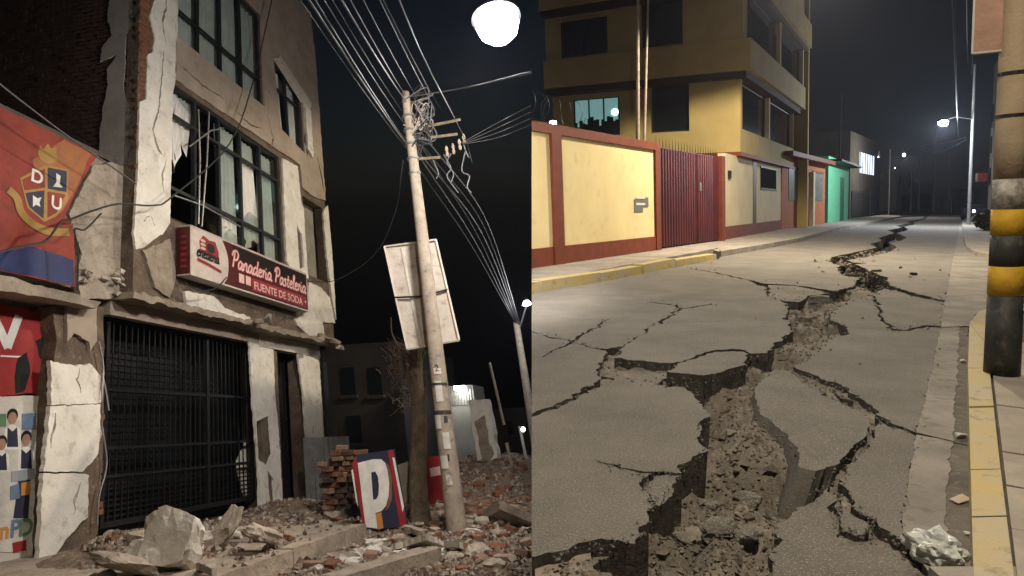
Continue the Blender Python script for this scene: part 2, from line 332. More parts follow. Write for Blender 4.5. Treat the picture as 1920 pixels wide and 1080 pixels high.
slabs = [
 # front left
 ([(950, 1090), (960, 1066), (997, 1052), (1040, 1043), (1090, 1017), (1140, 1013), (1177, 1017), (1203, 1003), (1220, 960), (1232, 945), (1220, 940), (1207, 913), (1219, 889), (1157, 880), (1120, 863), (1157, 879), (1220, 887), (1273, 887), (1297, 863), (1327, 847), (1323, 833), (1310, 810), (1327, 780), (1320, 760), (1300, 735), (1283, 725), (1243, 722), (1203, 718), (1157, 712), (1117, 727), (1090, 740), (1057, 757), (1023, 772), (950, 803)], 0, (0, 0), True),
 (S1b, -.012, (.02, 0), False),
 ([(1125, 693), (1150, 682), (1205, 684), (1263, 690), (1245, 706), (1225, 715), (1165, 707)], -.05, (.03, -.04), False),
 ([(1247, 707), (1267, 690), (1290, 680), (1340, 663), (1397, 662), (1403, 670), (1400, 690), (1367, 703), (1323, 717), (1310, 715), (1277, 710)], .035, (.0, -.03), False),
 ([(1150, 677), (1170, 653), (1223, 613), (1323, 607), (1360, 608), (1470, 603), (1482, 607), (1480, 627), (1470, 640), (1447, 657), (1443, 667), (1403, 668), (1397, 661), (1340, 662), (1290, 678), (1266, 688), (1205, 682)], .03, (0, 0), False),
 ([(950, 608), (997, 624), (1033, 634), (1070, 641), (1060, 648), (1017, 672), (1060, 649), (1072, 642), (1113, 655), (1137, 660), (1130, 678), (1117, 695), (1125, 713), (1090, 737), (1057, 754), (1023, 769), (950, 800)], .01, (0, 0), True),
 # upper left, reaching far down the street
 ([(950, 604), (997, 622), (1033, 632), (1070, 639), (1117, 613), (1143, 597), (1118, 613), (1072, 640), (1113, 653), (1140, 655), (1170, 650), (1223, 611), (1250, 596), (1275, 579), (1264, 573), (1212, 566), (1264, 572), (1276, 578), (1340, 570), (1277, 579), (1252, 597), (1226, 611), (1323, 605), (1360, 606), (1470, 601), (1475, 589), (1479, 575), (1466, 563), (1441, 555), (1434, 538), (1400, 525), (1357, 515), (1297, 503), (1357, 514), (1400, 524), (1437, 532), (1495, 535), (1565, 546), (1601, 538), (1611, 521), (1576, 515), (1573, 498), (1557, 491), (1562, 482), (1608, 472), (1645, 464), (1630, 458), (1655, 451), (1646, 446), (1678, 437), (1664, 432), (1690, 427), (1682, 423), (1706, 418), (1702, 415), (1727, 411), (1740, 404)] + kerb_line[::-1], 0, (0, 0), True),
 ([(1438, 534), (1495, 536), (1560, 548), (1515, 552), (1500, 562), (1465, 560), (1442, 553)], -.02, (0, .02), False),
 # right of the fissure
 ([(1742, 404), (1733, 411), (1712, 417), (1716, 420), (1695, 425), (1703, 431), (1682, 437), (1699, 445), (1690, 451), (1668, 456), (1682, 463), (1668, 472), (1639, 479), (1589, 488), (1598, 493), (1630, 507), (1661, 521), (1665, 533), (1683, 540), (1721, 552), (1775, 564), (1797, 440), (1800, 404)], 0, (0, 0), False),
 ([(1775, 567), (1721, 557), (1683, 546), (1655, 541), (1637, 548), (1645, 573), (1652, 595), (1667, 610), (1675, 617), (1696, 618), (1737, 610), (1767, 612)], 0, (0, 0), False),
 ([(1633, 551), (1627, 554), (1592, 564), (1570, 579), (1557, 589), (1560, 601), (1589, 617), (1589, 628), (1557, 633), (1545, 639), (1532, 658), (1488, 690), (1536, 709), (1574, 722), (1598, 738), (1629, 761), (1648, 780), (1675, 796), (1724, 811), (1752, 700), (1767, 615), (1737, 613), (1696, 621), (1671, 619), (1664, 611), (1649, 595), (1642, 573)], 0, (0, 0), False),
 ([(1512, 714), (1536, 718), (1547, 734), (1536, 737), (1520, 728)], -.01, (0, 0), False),
 ([(1559, 726), (1582, 734), (1594, 747), (1570, 743)], -.015, (0, 0), False),
 # the heaved block
 ([(1450, 693), (1481, 697), (1508, 718), (1543, 742), (1574, 757), (1606, 769), (1629, 777), (1635, 800), (1621, 827), (1598, 847), (1578, 878), (1528, 893), (1497, 887), (1493, 850), (1473, 827), (1450, 804), (1423, 784), (1415, 757), (1411, 734)], .02, (-.035, 0.0), False),
 ([(1645, 783), (1675, 799), (1724, 815), (1716, 850), (1704, 930), (1693, 1000), (1690, 1014), (1640, 985), (1633, 972), (1613, 955), (1590, 925), (1584, 900), (1600, 858), (1625, 832), (1640, 800)], 0, (0, 0), False),
 ([(1576, 932), (1612, 962), (1631, 978), (1634, 990), (1628, 1000), (1605, 1000), (1577, 990), (1571, 967)], -.01, (.02, 0), False),
 ([(1500, 938), (1536, 920), (1560, 905), (1572, 930), (1568, 965), (1573, 993), (1605, 1004), (1648, 1009), (1690, 1021), (1720, 1050), (1738, 1095), (1445, 1095), (1440, 1060), (1452, 1010), (1458, 970)], -.03, (0, 0), False),
 ([(1325, 1025), (1350, 1000), (1380, 1012), (1386, 1040), (1360, 1062), (1330, 1055)], -.1, (.05, .1), False),
 ([(1040, 1052), (1092, 1026), (1140, 1022), (1128, 1046), (1080, 1062)], -.06, (.05, 0), False),
 ([(950, 1095), (965, 1074), (1020, 1058), (1075, 1068), (1110, 1095)], -.08, (.03, 0), True),
]
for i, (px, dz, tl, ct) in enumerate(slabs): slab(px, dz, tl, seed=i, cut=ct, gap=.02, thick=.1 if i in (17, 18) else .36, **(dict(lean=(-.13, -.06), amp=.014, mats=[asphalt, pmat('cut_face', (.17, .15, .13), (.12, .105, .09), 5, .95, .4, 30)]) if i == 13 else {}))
mb = MB().plate([gxy([(1690, 406), (1742, 402), (1800, 402), (1850, 402), (1980, 402), (1980, 390), (1500, 390), (1560, 400)])], GR, -.2, -.012)
obj('far_carriageway', mb, [asphalt, asphalt_edge], road)
# concrete gutter strip, cracked once across
gut = [[(1800, 404), (1806, 430), (1808, 460), (1830, 474), (1935, 480), (1935, 572), (1862, 576), (1830, 590), (1817, 612), (1762, 614), (1772, 562), (1795, 440)],
       [(1762, 615), (1800, 614), (1796, 700), (1788, 829), (1717, 811), (1745, 700)], [(1716, 814), (1788, 830), (1775, 960), (1765, 1095), (1745, 1095), (1722, 1045), (1685, 1012), (1698, 930)]]
gutd = [[(1790, 614), (1817, 613), (1817, 700), (1819, 834), (1778, 827), (1786, 700)], [(1778, 829), (1819, 836), (1822, 900), (1828, 1095), (1750, 1095), (1764, 960)]]
dirtm = pmat('gutter_dirt', (.16, .14, .115), (.085, .075, .06), 2.5, .95, .5, 50, c3=(.25, .22, .18), s3=14, a3=.4)
for g_ in gutd: slab(g_, .0, gap=.004, thick=.3, name='gutter_channel', mats=[dirtm, asphalt_edge], amp=.012)
for g_ in gut: slab(g_, .005, gap=.01, thick=.3, name='gutter_panel', mats=[gutterm, asphalt_edge], amp=.012)
# soil in the fissure: the bed sinks along the left lip and swells to the right
lipL = gxy([(1203, 1003), (1257, 927), (1273, 887), (1327, 847), (1315, 790), (1320, 760), (1290, 730), (1330, 720), (1400, 690), (1445, 665), (1480, 620), (1475, 575), (1500, 565), (1560, 550), (1610, 525), (1573, 500), (1557, 485)])
pits = [((1385, 735), .16, .2), ((1330, 735), .14, .2), ((1425, 870), .26, .62), ((1480, 930), .12, .3), ((1480, 660), .14, .16), ((1430, 1000), .13, .16), ((1425, 1050), .1, .14), ((1290, 910), .16, .2), ((1240, 985), .14, .2), ((1575, 612), .2, .25), ((1510, 905), .15, .22), ((1350, 1060), .15, .12), ((1600, 545), .25, .2), ((1480, 560), .2, .15)]
pits = [(V(gxy([p])[0]), r, d) for p, r, d in pits]
def soil_h(x, y):
    q = V((x, y)); dl = min((q - V(p)).length for p in lipL)
    h = -.27 + .21 * min(1, max(0, (dl - .06) / (.2 + y * .035)))
    for p, r, d in pits: h -= .7 * d * exp(-((q - p).length / r) ** 2)
    h += .05 * nv((x, y), 3, 4) + .05 * nv((x, y), 8, 5) + .028 * nv((x, y), 19, 6) + .016 * nv((x, y), 45, 6) + .008 * nv((x, y), 95, 8)
    return min(h, -.045)
mb = MB(); nx, ny = 175, 330; pts = []
for j in range(ny + 1):
    y = 1.9 * (16 / 1.9) ** (j / ny)
    x0, x1 = .028 * y + .02, min(.62 * y + .35, 6.8)
    pts += [(x0 + (x1 - x0) * i / nx, y) for i in range(nx + 1)]
mb.v = [V((x, y, soil_h(x, y))) for x, y in pts]
mb.f = [(j * (nx + 1) + i, j * (nx + 1) + i + 1, (j + 1) * (nx + 1) + i + 1, (j + 1) * (nx + 1) + i) for j in range(ny) for i in range(nx)]; mb.mi = [0] * len(mb.f)
obj('exposed_soil', mb.cut(True), soil, smooth=True, label='brown crumbly soil exposed inside the long road fissure', cat='soil', kind='stuff')
fis = [V(gxy([p])[0]) for p in [(1290, 1040), (1330, 950), (1380, 880), (1350, 800), (1380, 770), (1440, 700), (1490, 650), (1520, 600), (1560, 570), (1620, 530), (1600, 500), (1590, 485), (1650, 470)]]
items = []; r = random.Random(3)
for i in range(7000):
    k = min(len(fis) - 2, int(r.random() ** 1.3 * (len(fis) - 1))); p = fis[k].lerp(fis[k + 1], r.random()); wd = .16 + .03 * p.y
    x, y = p.x + r.gauss(0, wd), p.y + r.gauss(0, wd); h = soil_h(x, y)
    s_ = r.uniform(.004, .014) * (1 + .1 * y) * (2.6 if r.random() < .06 else 1)
    if x > .03 * y + .05: items.append(((x, y, h + s_ * .2), s_, i))
obj('fissure_gravel', scatter_mesh(items), soil, label='loose stones and crumbs of asphalt lying in the fissure', cat='gravel', kind='stuff')
# small crumbs along the cracks on the surface
items = []
for sl in slabs:
    for k in range(len(sl[0])):
        p, q = sl[0][k], sl[0][(k + 1) % len(sl[0])]
        for _ in range(5):
            t = r.random(); P = G(p[0] + (q[0] - p[0]) * t + r.gauss(0, 5), p[1] + (q[1] - p[1]) * t + r.gauss(0, 3))
            s_ = r.uniform(.004, .012) * (1 + .06 * P.y)
            if P.x > .03 * P.y + .1 and P.y < 20: items.append(((P.x, P.y, s_ * .4), s_, len(items)))
obj('asphalt_crumbs', scatter_mesh(items), asphalt, label='tiny asphalt crumbs scattered beside the cracks in the road', cat='gravel', kind='stuff')
cm = [lump('asphalt_chunk', .2, .15, .1, soil if i % 2 else asphalt, 50 + i, 3, .16) for i in range(4)]
for i, (x, y, s_) in enumerate([(1345, 1035, .8), (1300, 985, .7), (1325, 900, .75), (1365, 815, .6), (1405, 955, .7), (1460, 640, 1.2), (1505, 615, 1.3), (1535, 575, 1.6), (1400, 1035, .7), (1285, 1015, .6), (1265, 1050, .7), (1195, 1045, .6), (1240, 1060, .5), (1640, 520, 1.8), (1610, 505, 1.8), (1372, 905, .6)]):
    P = G(x, y, -.15); inst('asphalt_chunk', cm[i % 4], (P.x, P.y, soil_h(P.x, P.y) + .03), Matrix.Rotation(i * 1.3, 4, 'Z').to_quaternion(), (s_, s_, s_), label='rough lump of broken asphalt lying in the road fissure', cat='asphalt lump', group='asphalt lumps in the fissure')

# ---- left pavement, kerb
LZ = .17
wl = [(997, 503), (1235, 470), (1350, 452), (1462, 430), (1590, 415), (1660, 405)]
mb = MB(); ktop = [(950, 535), (1100, 511), (1200, 492), (1300, 474), (1345, 465), (1352, 471), (1420, 460), (1500, 446), (1570, 428), (1640, 414), (1690, 405)]
inner = [(1662, 402), (1590, 410), (1462, 425), (1350, 446), (1235, 464), (950, 503)]
kz = gxy(ktop, LZ)
mb.plate([gxy(ktop, LZ) + gxy(inner, LZ)], GR, -.1, LZ)
obj('pavement', mb.cut(True), walkm, kind='structure')
kerb = thing('kerb', G(1150, 520), 'worn yellow painted kerb along the left pavement', 'kerb')
ks = [(950, 556), (1015, 547), (1128, 529), (1205, 514), (1268, 500), (1345, 487)]; 
for i in range(len(ks) - 1):
    a, b = G(*ks[i]), G(*ks[i + 1]); t = (b - a).normalized(); nrm = V((-t.y, t.x, 0)); a = a + t * .015; b = b - t * .015
    if i == 3: a = a + t * .1
    bz = [(a - nrm * .0), (b - nrm * .0), (b + nrm * .3), (a + nrm * .3)]
    mb = MB(); dz = [.0, .012, .0, .02, -.02][i]
    up = V((0, 0, LZ + .012 + dz)); mb.hexa([p - V((0, 0, .15)) for p in bz] + [bz[0] + up + nrm * .03, bz[1] + up + nrm * .03, bz[2] + up, bz[3] + up])
    obj('kerb_stone', mb.cut(True), kerb_y, kerb)
mb = MB()
for i in range(len(kerb_line) - 6):
    p, q = G(*kerb_line[5 + i]), G(*kerb_line[6 + i]); t = (q - p).normalized(); n_ = V((-t.y, t.x, 0)) * .25
    mb.hexa([p - V((0, 0, .2)), q - V((0, 0, .2)), q + n_, p + n_, p + V((0, 0, .12)), q + V((0, 0, .12)), q + n_ + V((0, 0, LZ + .006)), p + n_ + V((0, 0, LZ + .006))])
obj('kerb', mb, walkm, label='grey broken kerb further down the left pavement', cat='kerb')

# ---- right pavement with tiles and kerb stones
RZ = .13
outer_ = [(1960, 563), (1862, 574), (1835, 584), (1818, 605), (1815, 690), (1820, 880), (1826, 1095)]
inner_ = [(1960, 577), (1878, 587), (1860, 602), (1853, 650), (1855, 690), (1876, 880), (1903, 1095)]
pav = thing('pavement', G(1880, 800, RZ), kind='structure')
O_, I_ = gxy(outer_, RZ), gxy(inner_, RZ)
d_ = (V(I_[3]) - V(I_[6])).normalized(); n_ = V((d_.y, -d_.x)); o_ = V(I_[6])
mb = MB().plate([I_ + [(12, 2.0), (12, 12)]], GR, -.1, RZ - .03); obj('bedding', mb, mortar, pav)
tw = .58
for i in range(-1, 22):
    for j in range(4):
        q = o_ + d_ * (i * tw) + n_ * (.006 + j * tw)
        if i * tw > (V(I_[3]) - o_).length + .1 and j == 0: continue
        if i * tw > (V(I_[3]) - o_).length + .35: continue
        mb = MB(); z = RZ + random.uniform(-.006, .006); g_ = .006
        c4 = [q + d_ * g_ + n_ * g_, q + d_ * (tw - g_) + n_ * g_, q + d_ * (tw - g_) + n_ * (tw - g_), q + d_ * g_ + n_ * (tw - g_)]
        P_ = proj(V((*c4[0], z)))
        if P_[0] > 2000: continue
        tl = random.uniform(-.004, .004)
        mb.hexa([V((*p, RZ - .06)) for p in c4] + [V((*p, z + (tl if k < 2 else -tl))) for k, p in enumerate(c4)])
        obj('paving_tile', mb, tilem, pav)
kerb2 = thing('kerb', G(1830, 800), 'yellow painted kerb rounding the right street corner', 'kerb')
for i in range(len(O_) - 1):
    sub = 1 if i in (0, 1, 2, 3) else 2
    for k in range(sub):
        t0, t1 = k / sub + .006, (k + 1) / sub - .006
        a, b = V(O_[i]).lerp(V(O_[i + 1]), t0), V(O_[i]).lerp(V(O_[i + 1]), t1); c, d = V(I_[i]).lerp(V(I_[i + 1]), t0), V(I_[i]).lerp(V(I_[i + 1]), t1)
        dz = random.uniform(-.004, .006)
        mb = MB().hexa([V((*a, -.2)), V((*b, -.2)), V((*d, -.2)), V((*c, -.2)), V((*a, RZ + dz - .004)), V((*b, RZ + dz - .004)), V((*d, RZ + dz)), V((*c, RZ + dz))])
        obj('kerb_stone', mb, kerb_y, kerb2)
fp = [(1803, 413), (1807, 445), (1812, 462), (1830, 472), (1860, 478), (1960, 484), (1960, 404), (1830, 404)]
mb = MB().plate([gxy(fp, .13)], GR, -.1, .13); obj('pavement', mb, walkm, kind='structure')

# ================================================================== yellow wall and gate
W0 = G(997, 503, LZ); W2 = G(1350, 452, LZ); WT = (W2 - W0).normalized(); WN = V((WT.y, -WT.x, 0))
def WF(s, h, d): return W0 + WT * s + UP * h + WN * d
def WI(px, py, d=0.0):
    p0 = W0 + WN * d; pn = UP.cross(WT).normalized(); dr = ray(px, py); t = (p0 - EYE).dot(pn) / dr.dot(pn); q = EYE + dr * t - p0
    h = q.z / UP.z; return (q - UP * h).dot(WT), h
s_g0, s_g1 = WI(1237, 465)[0], WI(1351, 452)[0]; WH = WI(1140, 259)[1]
s_end = WI(1462, 428)[0]
bw = thing('boundary_wall', W0, 'yellow rendered wall with dark red bands beside the pavement', 'wall')
mb = MB().box(WF, -3, s_g0, -.3, WH - .12, -.24, -.02); obj('wall', mb.cut(True), yellow, bw)
mb = MB().box(WF, -3, s_g0 + .02, WH - .12, WH + .1, -.3, .05); obj('coping', mb.cut(True), redband, bw)
mb = MB().box(WF, -3, s_g0 - .25, -.3, .42, -.02, .02); obj('base_band', mb.cut(True), redband, bw)
for (a, b) in ((WI(1036, 400)[0], WI(1054, 400)[0]), (s_g0 - .32, s_g0 + .0)):
    mb = MB().box(WF, a, b, -.3, WH - .12, -.26, .05); obj('pilaster', mb, redband, bw)
p0, p1 = WI(1190, 398), WI(1216, 372)
mb = MB().box(WF, p0[0], p0[0] + (p1[0] - p0[0]) * .6, p0[1], p1[1] - .03, -.02, -.005); mb.box(WF, p0[0] + (p1[0] - p0[0]) * .55, p1[0], p0[1] + .15, p1[1] + .03, -.02, -.002); obj('notice', mb, [flat('notice', (.16, .17, .16))], bw)
mb = MB()
for i in range(2): mb.box(WF, p0[0] + .12, p1[0] - .25, p0[1] + .2 + i * .18, p0[1] + .26 + i * .18, -.002, .002)
obj('notice_lines', mb, white, bw)
# razor wire coil on the coping
mb = MB(); pts = []
for i in range(420):
    t = i / 420; s_ = -2.5 + t * (WI(1085, 250)[0] + 2.5); an = t * 2 * pi * 15
    pts.append(WF(s_ + .12 * sin(an * .37), WH + .42 + .33 * sin(an), -.1 + .33 * cos(an)))
mb.tube(pts, .006, 4)
mb2 = obj('razor_wire', mb.cut(True), metal_d, label='coil of razor wire along the top of the yellow wall', cat='razor wire')
gate = thing('gate', WF(s_g0, 0, 0), 'tall dark red corrugated metal gate with spikes on top', 'gate')
gh = WH + .02
mb = MB().box(WF, s_g0 + .02, s_g1 - .02, .04, gh, -.16, -.12); obj('panel', mb, gatered, gate)
ng = 26
rib = None
for i in range(ng):
    s_ = s_g0 + .06 + (s_g1 - s_g0 - .12) * i / (ng - 1)
    mb = MB().hexa([WF(s_ - .07, .05, -.118), WF(s_ + .07, .05, -.118), WF(s_ + .035, .05, -.06), WF(s_ - .035, .05, -.06), WF(s_ - .07, gh - .03, -.118), WF(s_ + .07, gh - .03, -.118), WF(s_ + .035, gh - .03, -.06), WF(s_ - .035, gh - .03, -.06)])
    obj('rib', mb, gatered, gate)
for i in range(22):
    s_ = s_g0 + .15 + (s_g1 - s_g0 - .3) * i / 21
    mb = MB().tube([WF(s_, gh - .02, -.13), WF(s_, gh + .3, -.13)], [.014, .003], 5); obj('spike', mb, metal_d, gate)
mb = MB().box(WF, (s_g0 + s_g1) / 2 - .02 + .6, (s_g0 + s_g1) / 2 + .6, .05, gh, -.06, -.03); obj('leaf_edge', mb, gatered, gate)
q = WI(1312, 350, -.05); mb = MB().box(WF, q[0] - .07, q[0] + .07, q[1] - .14, q[1] + .14, -.06, -.01); obj('lock_plate', mb, metal_g, gate)
gp = thing('gate_post', WF(s_g1, 0, 0), 'dark red gate post on the far side of the metal gate', 'post')
mb = MB().box(WF, s_g1, s_g1 + .42, -.3, WH + .05, -.3, .06); obj('post', mb, redband, gp)
# thin lamp on the wall top
q = WI(1037, 232, -.1); lp = WF(q[0], q[1], -.1)
wl_ = thing('wall_lamp', lp, 'small bright white lamp above the yellow wall near razor wire', 'lamp')
mb = MB().tube([lp - UP * .35 - WN * .2, lp - UP * .02 - WN * .1], .02, 6); obj('bracket', mb, metal_d, wl_)
mb = MB(); mb.tube([lp - UP * .07, lp - UP * .05, lp + UP * .05, lp + UP * .07], [.03, .08, .08, .03], 10); obj('bulb', mb, emat('wall_bulb', (1, .97, .9), 30), wl_)
# ================================================================== corner building (yellow storeys over a cream shop wall)
K = None
d = ray(1395, 292); K = EYE + d * ((3.5 - EYE.z) / d.z)                    # lower corner of the overhang
d = ray(1498, 318); K2 = EYE + d * ((3.5 - EYE.z) / d.z)
DT = (K2 - K); DLEN = DT.length; DT.normalize()                            # along the street
DL = ray(-1200, 380); DL.z = 0; DL.normalize()                              # along the side
K0 = V((K.x, K.y, 0))
NT = V((DT.y, -DT.x, 0)); NL = V((DL.y, -DL.x, 0)); NL = NL if NL.y < 0 else -NL
hs = lambda h: 1.6 + (h - 1.6) * .896
def BT(s, h, o): return K0 + UP * hs(h) + DT * s + NT * o          # street face
def BS(s, h, o): return K0 + UP * hs(h) + DL * s + NL * o          # side face
LS = 8.7
bld = thing('corner_building', K0 + DT * 4 + DL * 4, 'yellow three storey building rising behind the wall and red gate', 'building')
def storey(h0, h1, off, name, m):
    h0, h1 = hs(h0), hs(h1); p = lambda a, b, h: K0 + UP * h + DT * a + DL * b
    P = [p(-off, -off, h0), p(DLEN, -off, h0), p(DLEN, LS, h0), p(-off, LS, h0)]
    mb = MB().hexa(P + [x + UP * (h1 - h0) for x in P]); return obj(name, mb, m, bld)
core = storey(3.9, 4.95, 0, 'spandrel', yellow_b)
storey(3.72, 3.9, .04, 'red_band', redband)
storey(4.95, 7.12, -.3, 'core', yellow_b); storey(7.12, 7.42, .3, 'beam_shade', pmat('brown_beam_shade', (.05, .025, .015), None, bump=0))  # brown beam band, its dark colour also standing in for the overhang's shadow
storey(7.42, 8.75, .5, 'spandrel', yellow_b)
storey(8.75, 10.9, .2, 'core', yellow_b); storey(10.9, 11.2, .6, 'beam_shade', MATS['brown_beam_shade'])
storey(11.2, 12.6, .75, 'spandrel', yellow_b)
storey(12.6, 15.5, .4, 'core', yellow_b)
def wpanel(fn, s0, s1, h0, h1, o, litm=None, bars=1, fr=frame_m):
    mb = MB().box(fn, s0, s1, h0, h1, o - .25, o + .004); f_ = obj('window', mb, darkglass if litm is None else litm, bld)
    mb = MB()
    for k in range(bars + 2):
        s_ = s0 + (s1 - s0) * k / (bars + 1); mb.box(fn, s_ - .03, s_ + .03, h0, h1, o + .004, o + .05)
    mb.box(fn, s0 + .03, s1 - .03, h0, h0 + .05, o + .006, o + .045); mb.box(fn, s0 + .03, s1 - .03, h1 - .05, h1, o + .006, o + .045)
    obj('frame', mb, fr, f_); return f_
def side_s(px, h, o=0.0):
    p0 = K0 + NL * o; d = ray(px, 300); A = Matrix(((DL.x, -d.x), (DL.y, -d.y))); b = V((EYE.x - p0.x, EYE.y - p0.y)); return (A.inverted() @ b)[0] + .03 * (h - 3)
def street_s(px, o=0.0):
    p0 = K0 + NT * o; d = ray(px, 300); A = Matrix(((DT.x, -d.x), (DT.y, -d.y))); b = V((EYE.x - p0.x, EYE.y - p0.y)); return (A.inverted() @ b)[0]
# corner pillars and piers flush with the spandrels
def pier(fn, s0, s1, h0, h1, o0, o1): mb = MB().box(fn, s0, s1, h0, h1, o0, o1); return obj('pier', mb, yellow_b, bld)
pier(BS, -0.0, side_s(1303, 6), 4.95, 7.12, -.32, -.02)
pier(BT, 0.0, .35, 4.95, 7.12, -.3, -.022)
pier(BS, side_s(1303, 9), -.2, 8.75, 10.9, -.22, .45)
wpanel(BS, side_s(1303, 6), side_s(1232, 6), 5.0, 7.11, -.28, None, 0)
lit1 = emat('lit_window_teal', (.3, .6, .6), .38)
lw_ = wpanel(BS, side_s(1168, 6), side_s(1085, 6), 4.95, 6.85, -.28, lit1, 2)
mb = MB(); s0, s1 = side_s(1168, 6), side_s(1085, 6)
for i in range(16): a = s0 + (s1 - s0) * (i + .1) / 16; mb.box(BS, a, a + .17, 5.0, 5.45 + .5 * random.random(), -.274 + .001 * i, -.262 + .001 * i)
obj('silhouette', mb, dark, lw_)
mb = MB().plate([disc(s0 + .2, 6.1, .16)], BS, -.27, -.25); obj('room_lamp', mb, emat('room_lamp', (.8, 1, 1), 6), lw_)
wpanel(BS, side_s(1300, 9), side_s(1227, 9), 8.9, 10.88, .22, None, 0)
wpanel(BS, side_s(1160, 9), side_s(1078, 9), 8.9, 10.6, .22, None, 1)
for h0, h1, o in ((4.97, 7.1, -.27), (8.77, 10.88, .22)):
    e = DLEN - .25
    f_ = wpanel(BT, .45, e, h0, h1, o, None, 0)
    for k, s_ in enumerate((street_s(1449), street_s(1493))):
        mb = MB().box(BT, s_ - .12, s_ + .12, h0 - .02, h1 + .02, o + .06, o + .26); obj('mullion_post', mb, cream, bld)
mb = MB().box(BT, DLEN - .2, DLEN + .15, 0, 15.5, -.6, .62); obj('end_fin', mb, yellow_b, bld)
# ground floor shop wall in line with the gate
SH0 = G(1361, 449, LZ); SH1 = G(1464, 430, LZ); SHT = (SH1 - SH0); SHL = SHT.length; SHT.normalize(); SHN = V((SHT.y, -SHT.x, 0))
def SF(u, h, d): return SH0 + SHT * u + UP * h + SHN * d
def SHI(px, py):
    pn = UP.cross(SHT).normalized(); dr = ray(px, py); q = EYE + dr * ((SH0 - EYE).dot(pn) / dr.dot(pn)) - SH0; h = q.z / UP.z; return (q - UP * h).dot(SHT), h
gfl = thing('shop_wall', SH0, 'cream ground floor wall with dark red base beyond the gate', 'wall')
mb = MB().box(SF, 0, SHL, -.3, 3.33, -.3, -.01); obj('wall', mb, cream, gfl)
mb = MB().box(SF, 0, SHL, -.3, .5, -.01, .025); obj('base_band', mb, redband, gfl)
q0, q1 = SHI(1412, 400)[0], SHI(1418, 400)[0]; mb = MB().box(SF, q0, q1, .5, 3.33, -.01, .01); obj('dark_stripe', mb, flat('brown_stripe', (.08, .05, .03)), gfl)
q0, q1 = SHI(1426, 352), SHI(1455, 320); mb = MB().box(SF, q0[0], q1[0], q0[1], q1[1], -.012, .015); f_ = obj('window', mb, darkglass, gfl)
mb = MB().box(SF, q0[0] - .06, q1[0] + .06, q1[1], q1[1] + .07, -.01, .03); mb.box(SF, q0[0] - .06, q1[0] + .06, q0[1] - .07, q0[1], -.01, .03); obj('frame', mb, frame_m, f_)
q0 = SHI(1366, 327); mb = MB().box(SF, q0[0] - .08, q0[0] + .3, q0[1] - .15, q0[1] + .15, -.01, .05); obj('meter_box', mb, dark, gfl)
# two slender masts behind the wall
for px, px2, r_, lb in ((1196, 1196, .07, 'pale slender mast standing behind the yellow wall, left one'), (1216, 1208, .05, 'pale slender leaning mast behind the yellow wall, right one')):
    q = WI(px2, 262, -1.2); b_ = W0 + WT * q[0] + WN * -1.2; q2 = WI(px, -30, -1.2)
    mb = MB().tube([b_ - UP * .3, W0 + WT * q[0] + UP * q[1] + WN * -1.2, W0 + WT * q2[0] + UP * q2[1] + WN * -1.2], [r_, r_, r_ * .6], 8); obj('mast', mb, pole_l, label=lb, cat='mast', group='masts behind the wall')

# ================================================================== shops further down
def block(name, label, cat, pa, pb, depth, h, m, up=UP, z=LZ, cut=False):
    A, B = G(*pa, z), G(*pb, z); t = (B - A); ln = t.length; t.normalize(); n = V((-t.y, t.x, 0))
    fn = lambda s, hh, o: A + t * s + up * hh + n * -o
    o = thing(name, A, label, cat); mb = MB().box(fn, 0, ln, -.4, h, -depth, 0)
    if cut: mb.cut(True)
    obj('wall', mb, m, o)
    return o, fn, ln
orangew = pmat('orange_wall', (.4, .13, .05), (.3, .1, .045), 2, .8, .2, 20); greenw = pmat('green_wall', (.13, .45, .26), (.1, .36, .21), 2, .8, .15, 20)
o, fn, ln = block('orange_shop', 'orange painted shop front with two doors beside green kiosk', 'shop', (1466, 430), (1546, 420), 5, 4.1, orangew)
for s0, s1 in ((.12, .42), (.66, .92)):
    mb = MB().box(fn, s0 * ln, s1 * ln, 1.55, 3.3, 0, .03); w_ = obj('window', mb, pmat('grey_pane', (.2, .22, .19), (.1, .12, .1), 3, .4, 0), o)
    mb = MB().box(fn, s0 * ln - .1, s1 * ln + .1, 3.3, 3.42, 0, .06); obj('lintel', mb, redband, w_)
mb = MB().box(fn, .45 * ln, .55 * ln, 0, 3.0, .0, .05); obj('door', mb, flat('red_door', (.2, .04, .02)), o)
mb = MB().box(fn, .58 * ln, .62 * ln, 0, 3.3, .0, .25); obj('pilaster', mb, cream, o)
mb = MB().box(fn, -.2, ln + .2, 3.9, 4.15, -5, .6); obj('roof', mb, redband, o)
o, fn, ln = block('green_kiosk', 'bright green painted kiosk with dark door on pavement', 'kiosk', (1552, 418), (1590, 412), 4, 4.7, greenw)
mb = MB().box(fn, .55 * ln, .72 * ln, 0, 3.4, 0, .05); obj('door', mb, flat('green_door', (.04, .12, .08)), o)
mb = MB().box(fn, -.3, ln + .8, 4.3, 4.45, -4, .9); obj('roof', mb, metal_d, o)
greyw = pmat('grey_wall', (.12, .108, .096), (.085, .076, .067), 1, .9, .2, 10); palew = pmat('pale_wall', (.45, .4, .33), (.34, .3, .25), 1, .9, .2, 10)
o, fn, ln = block('grey_house', 'dark grey two storey house with one lit upstairs window', 'house', (1592, 408), (1648, 403), 8, 9.2, greyw, z=0)
q = .36
litw = emat('lit_window_white', (.75, .85, 1), 1.6)
mb = MB().box(fn, .27 * ln, .75 * ln, 5.0, 7.3, 0, .05); w_ = obj('window', mb, litw, o)
for k in range(7): mb = MB().box(fn, (.27 + .08 * k) * ln - .06, (.27 + .08 * k) * ln + .06, 5.0, 7.3, .05, .12); obj('bar', mb, metal_d, w_)
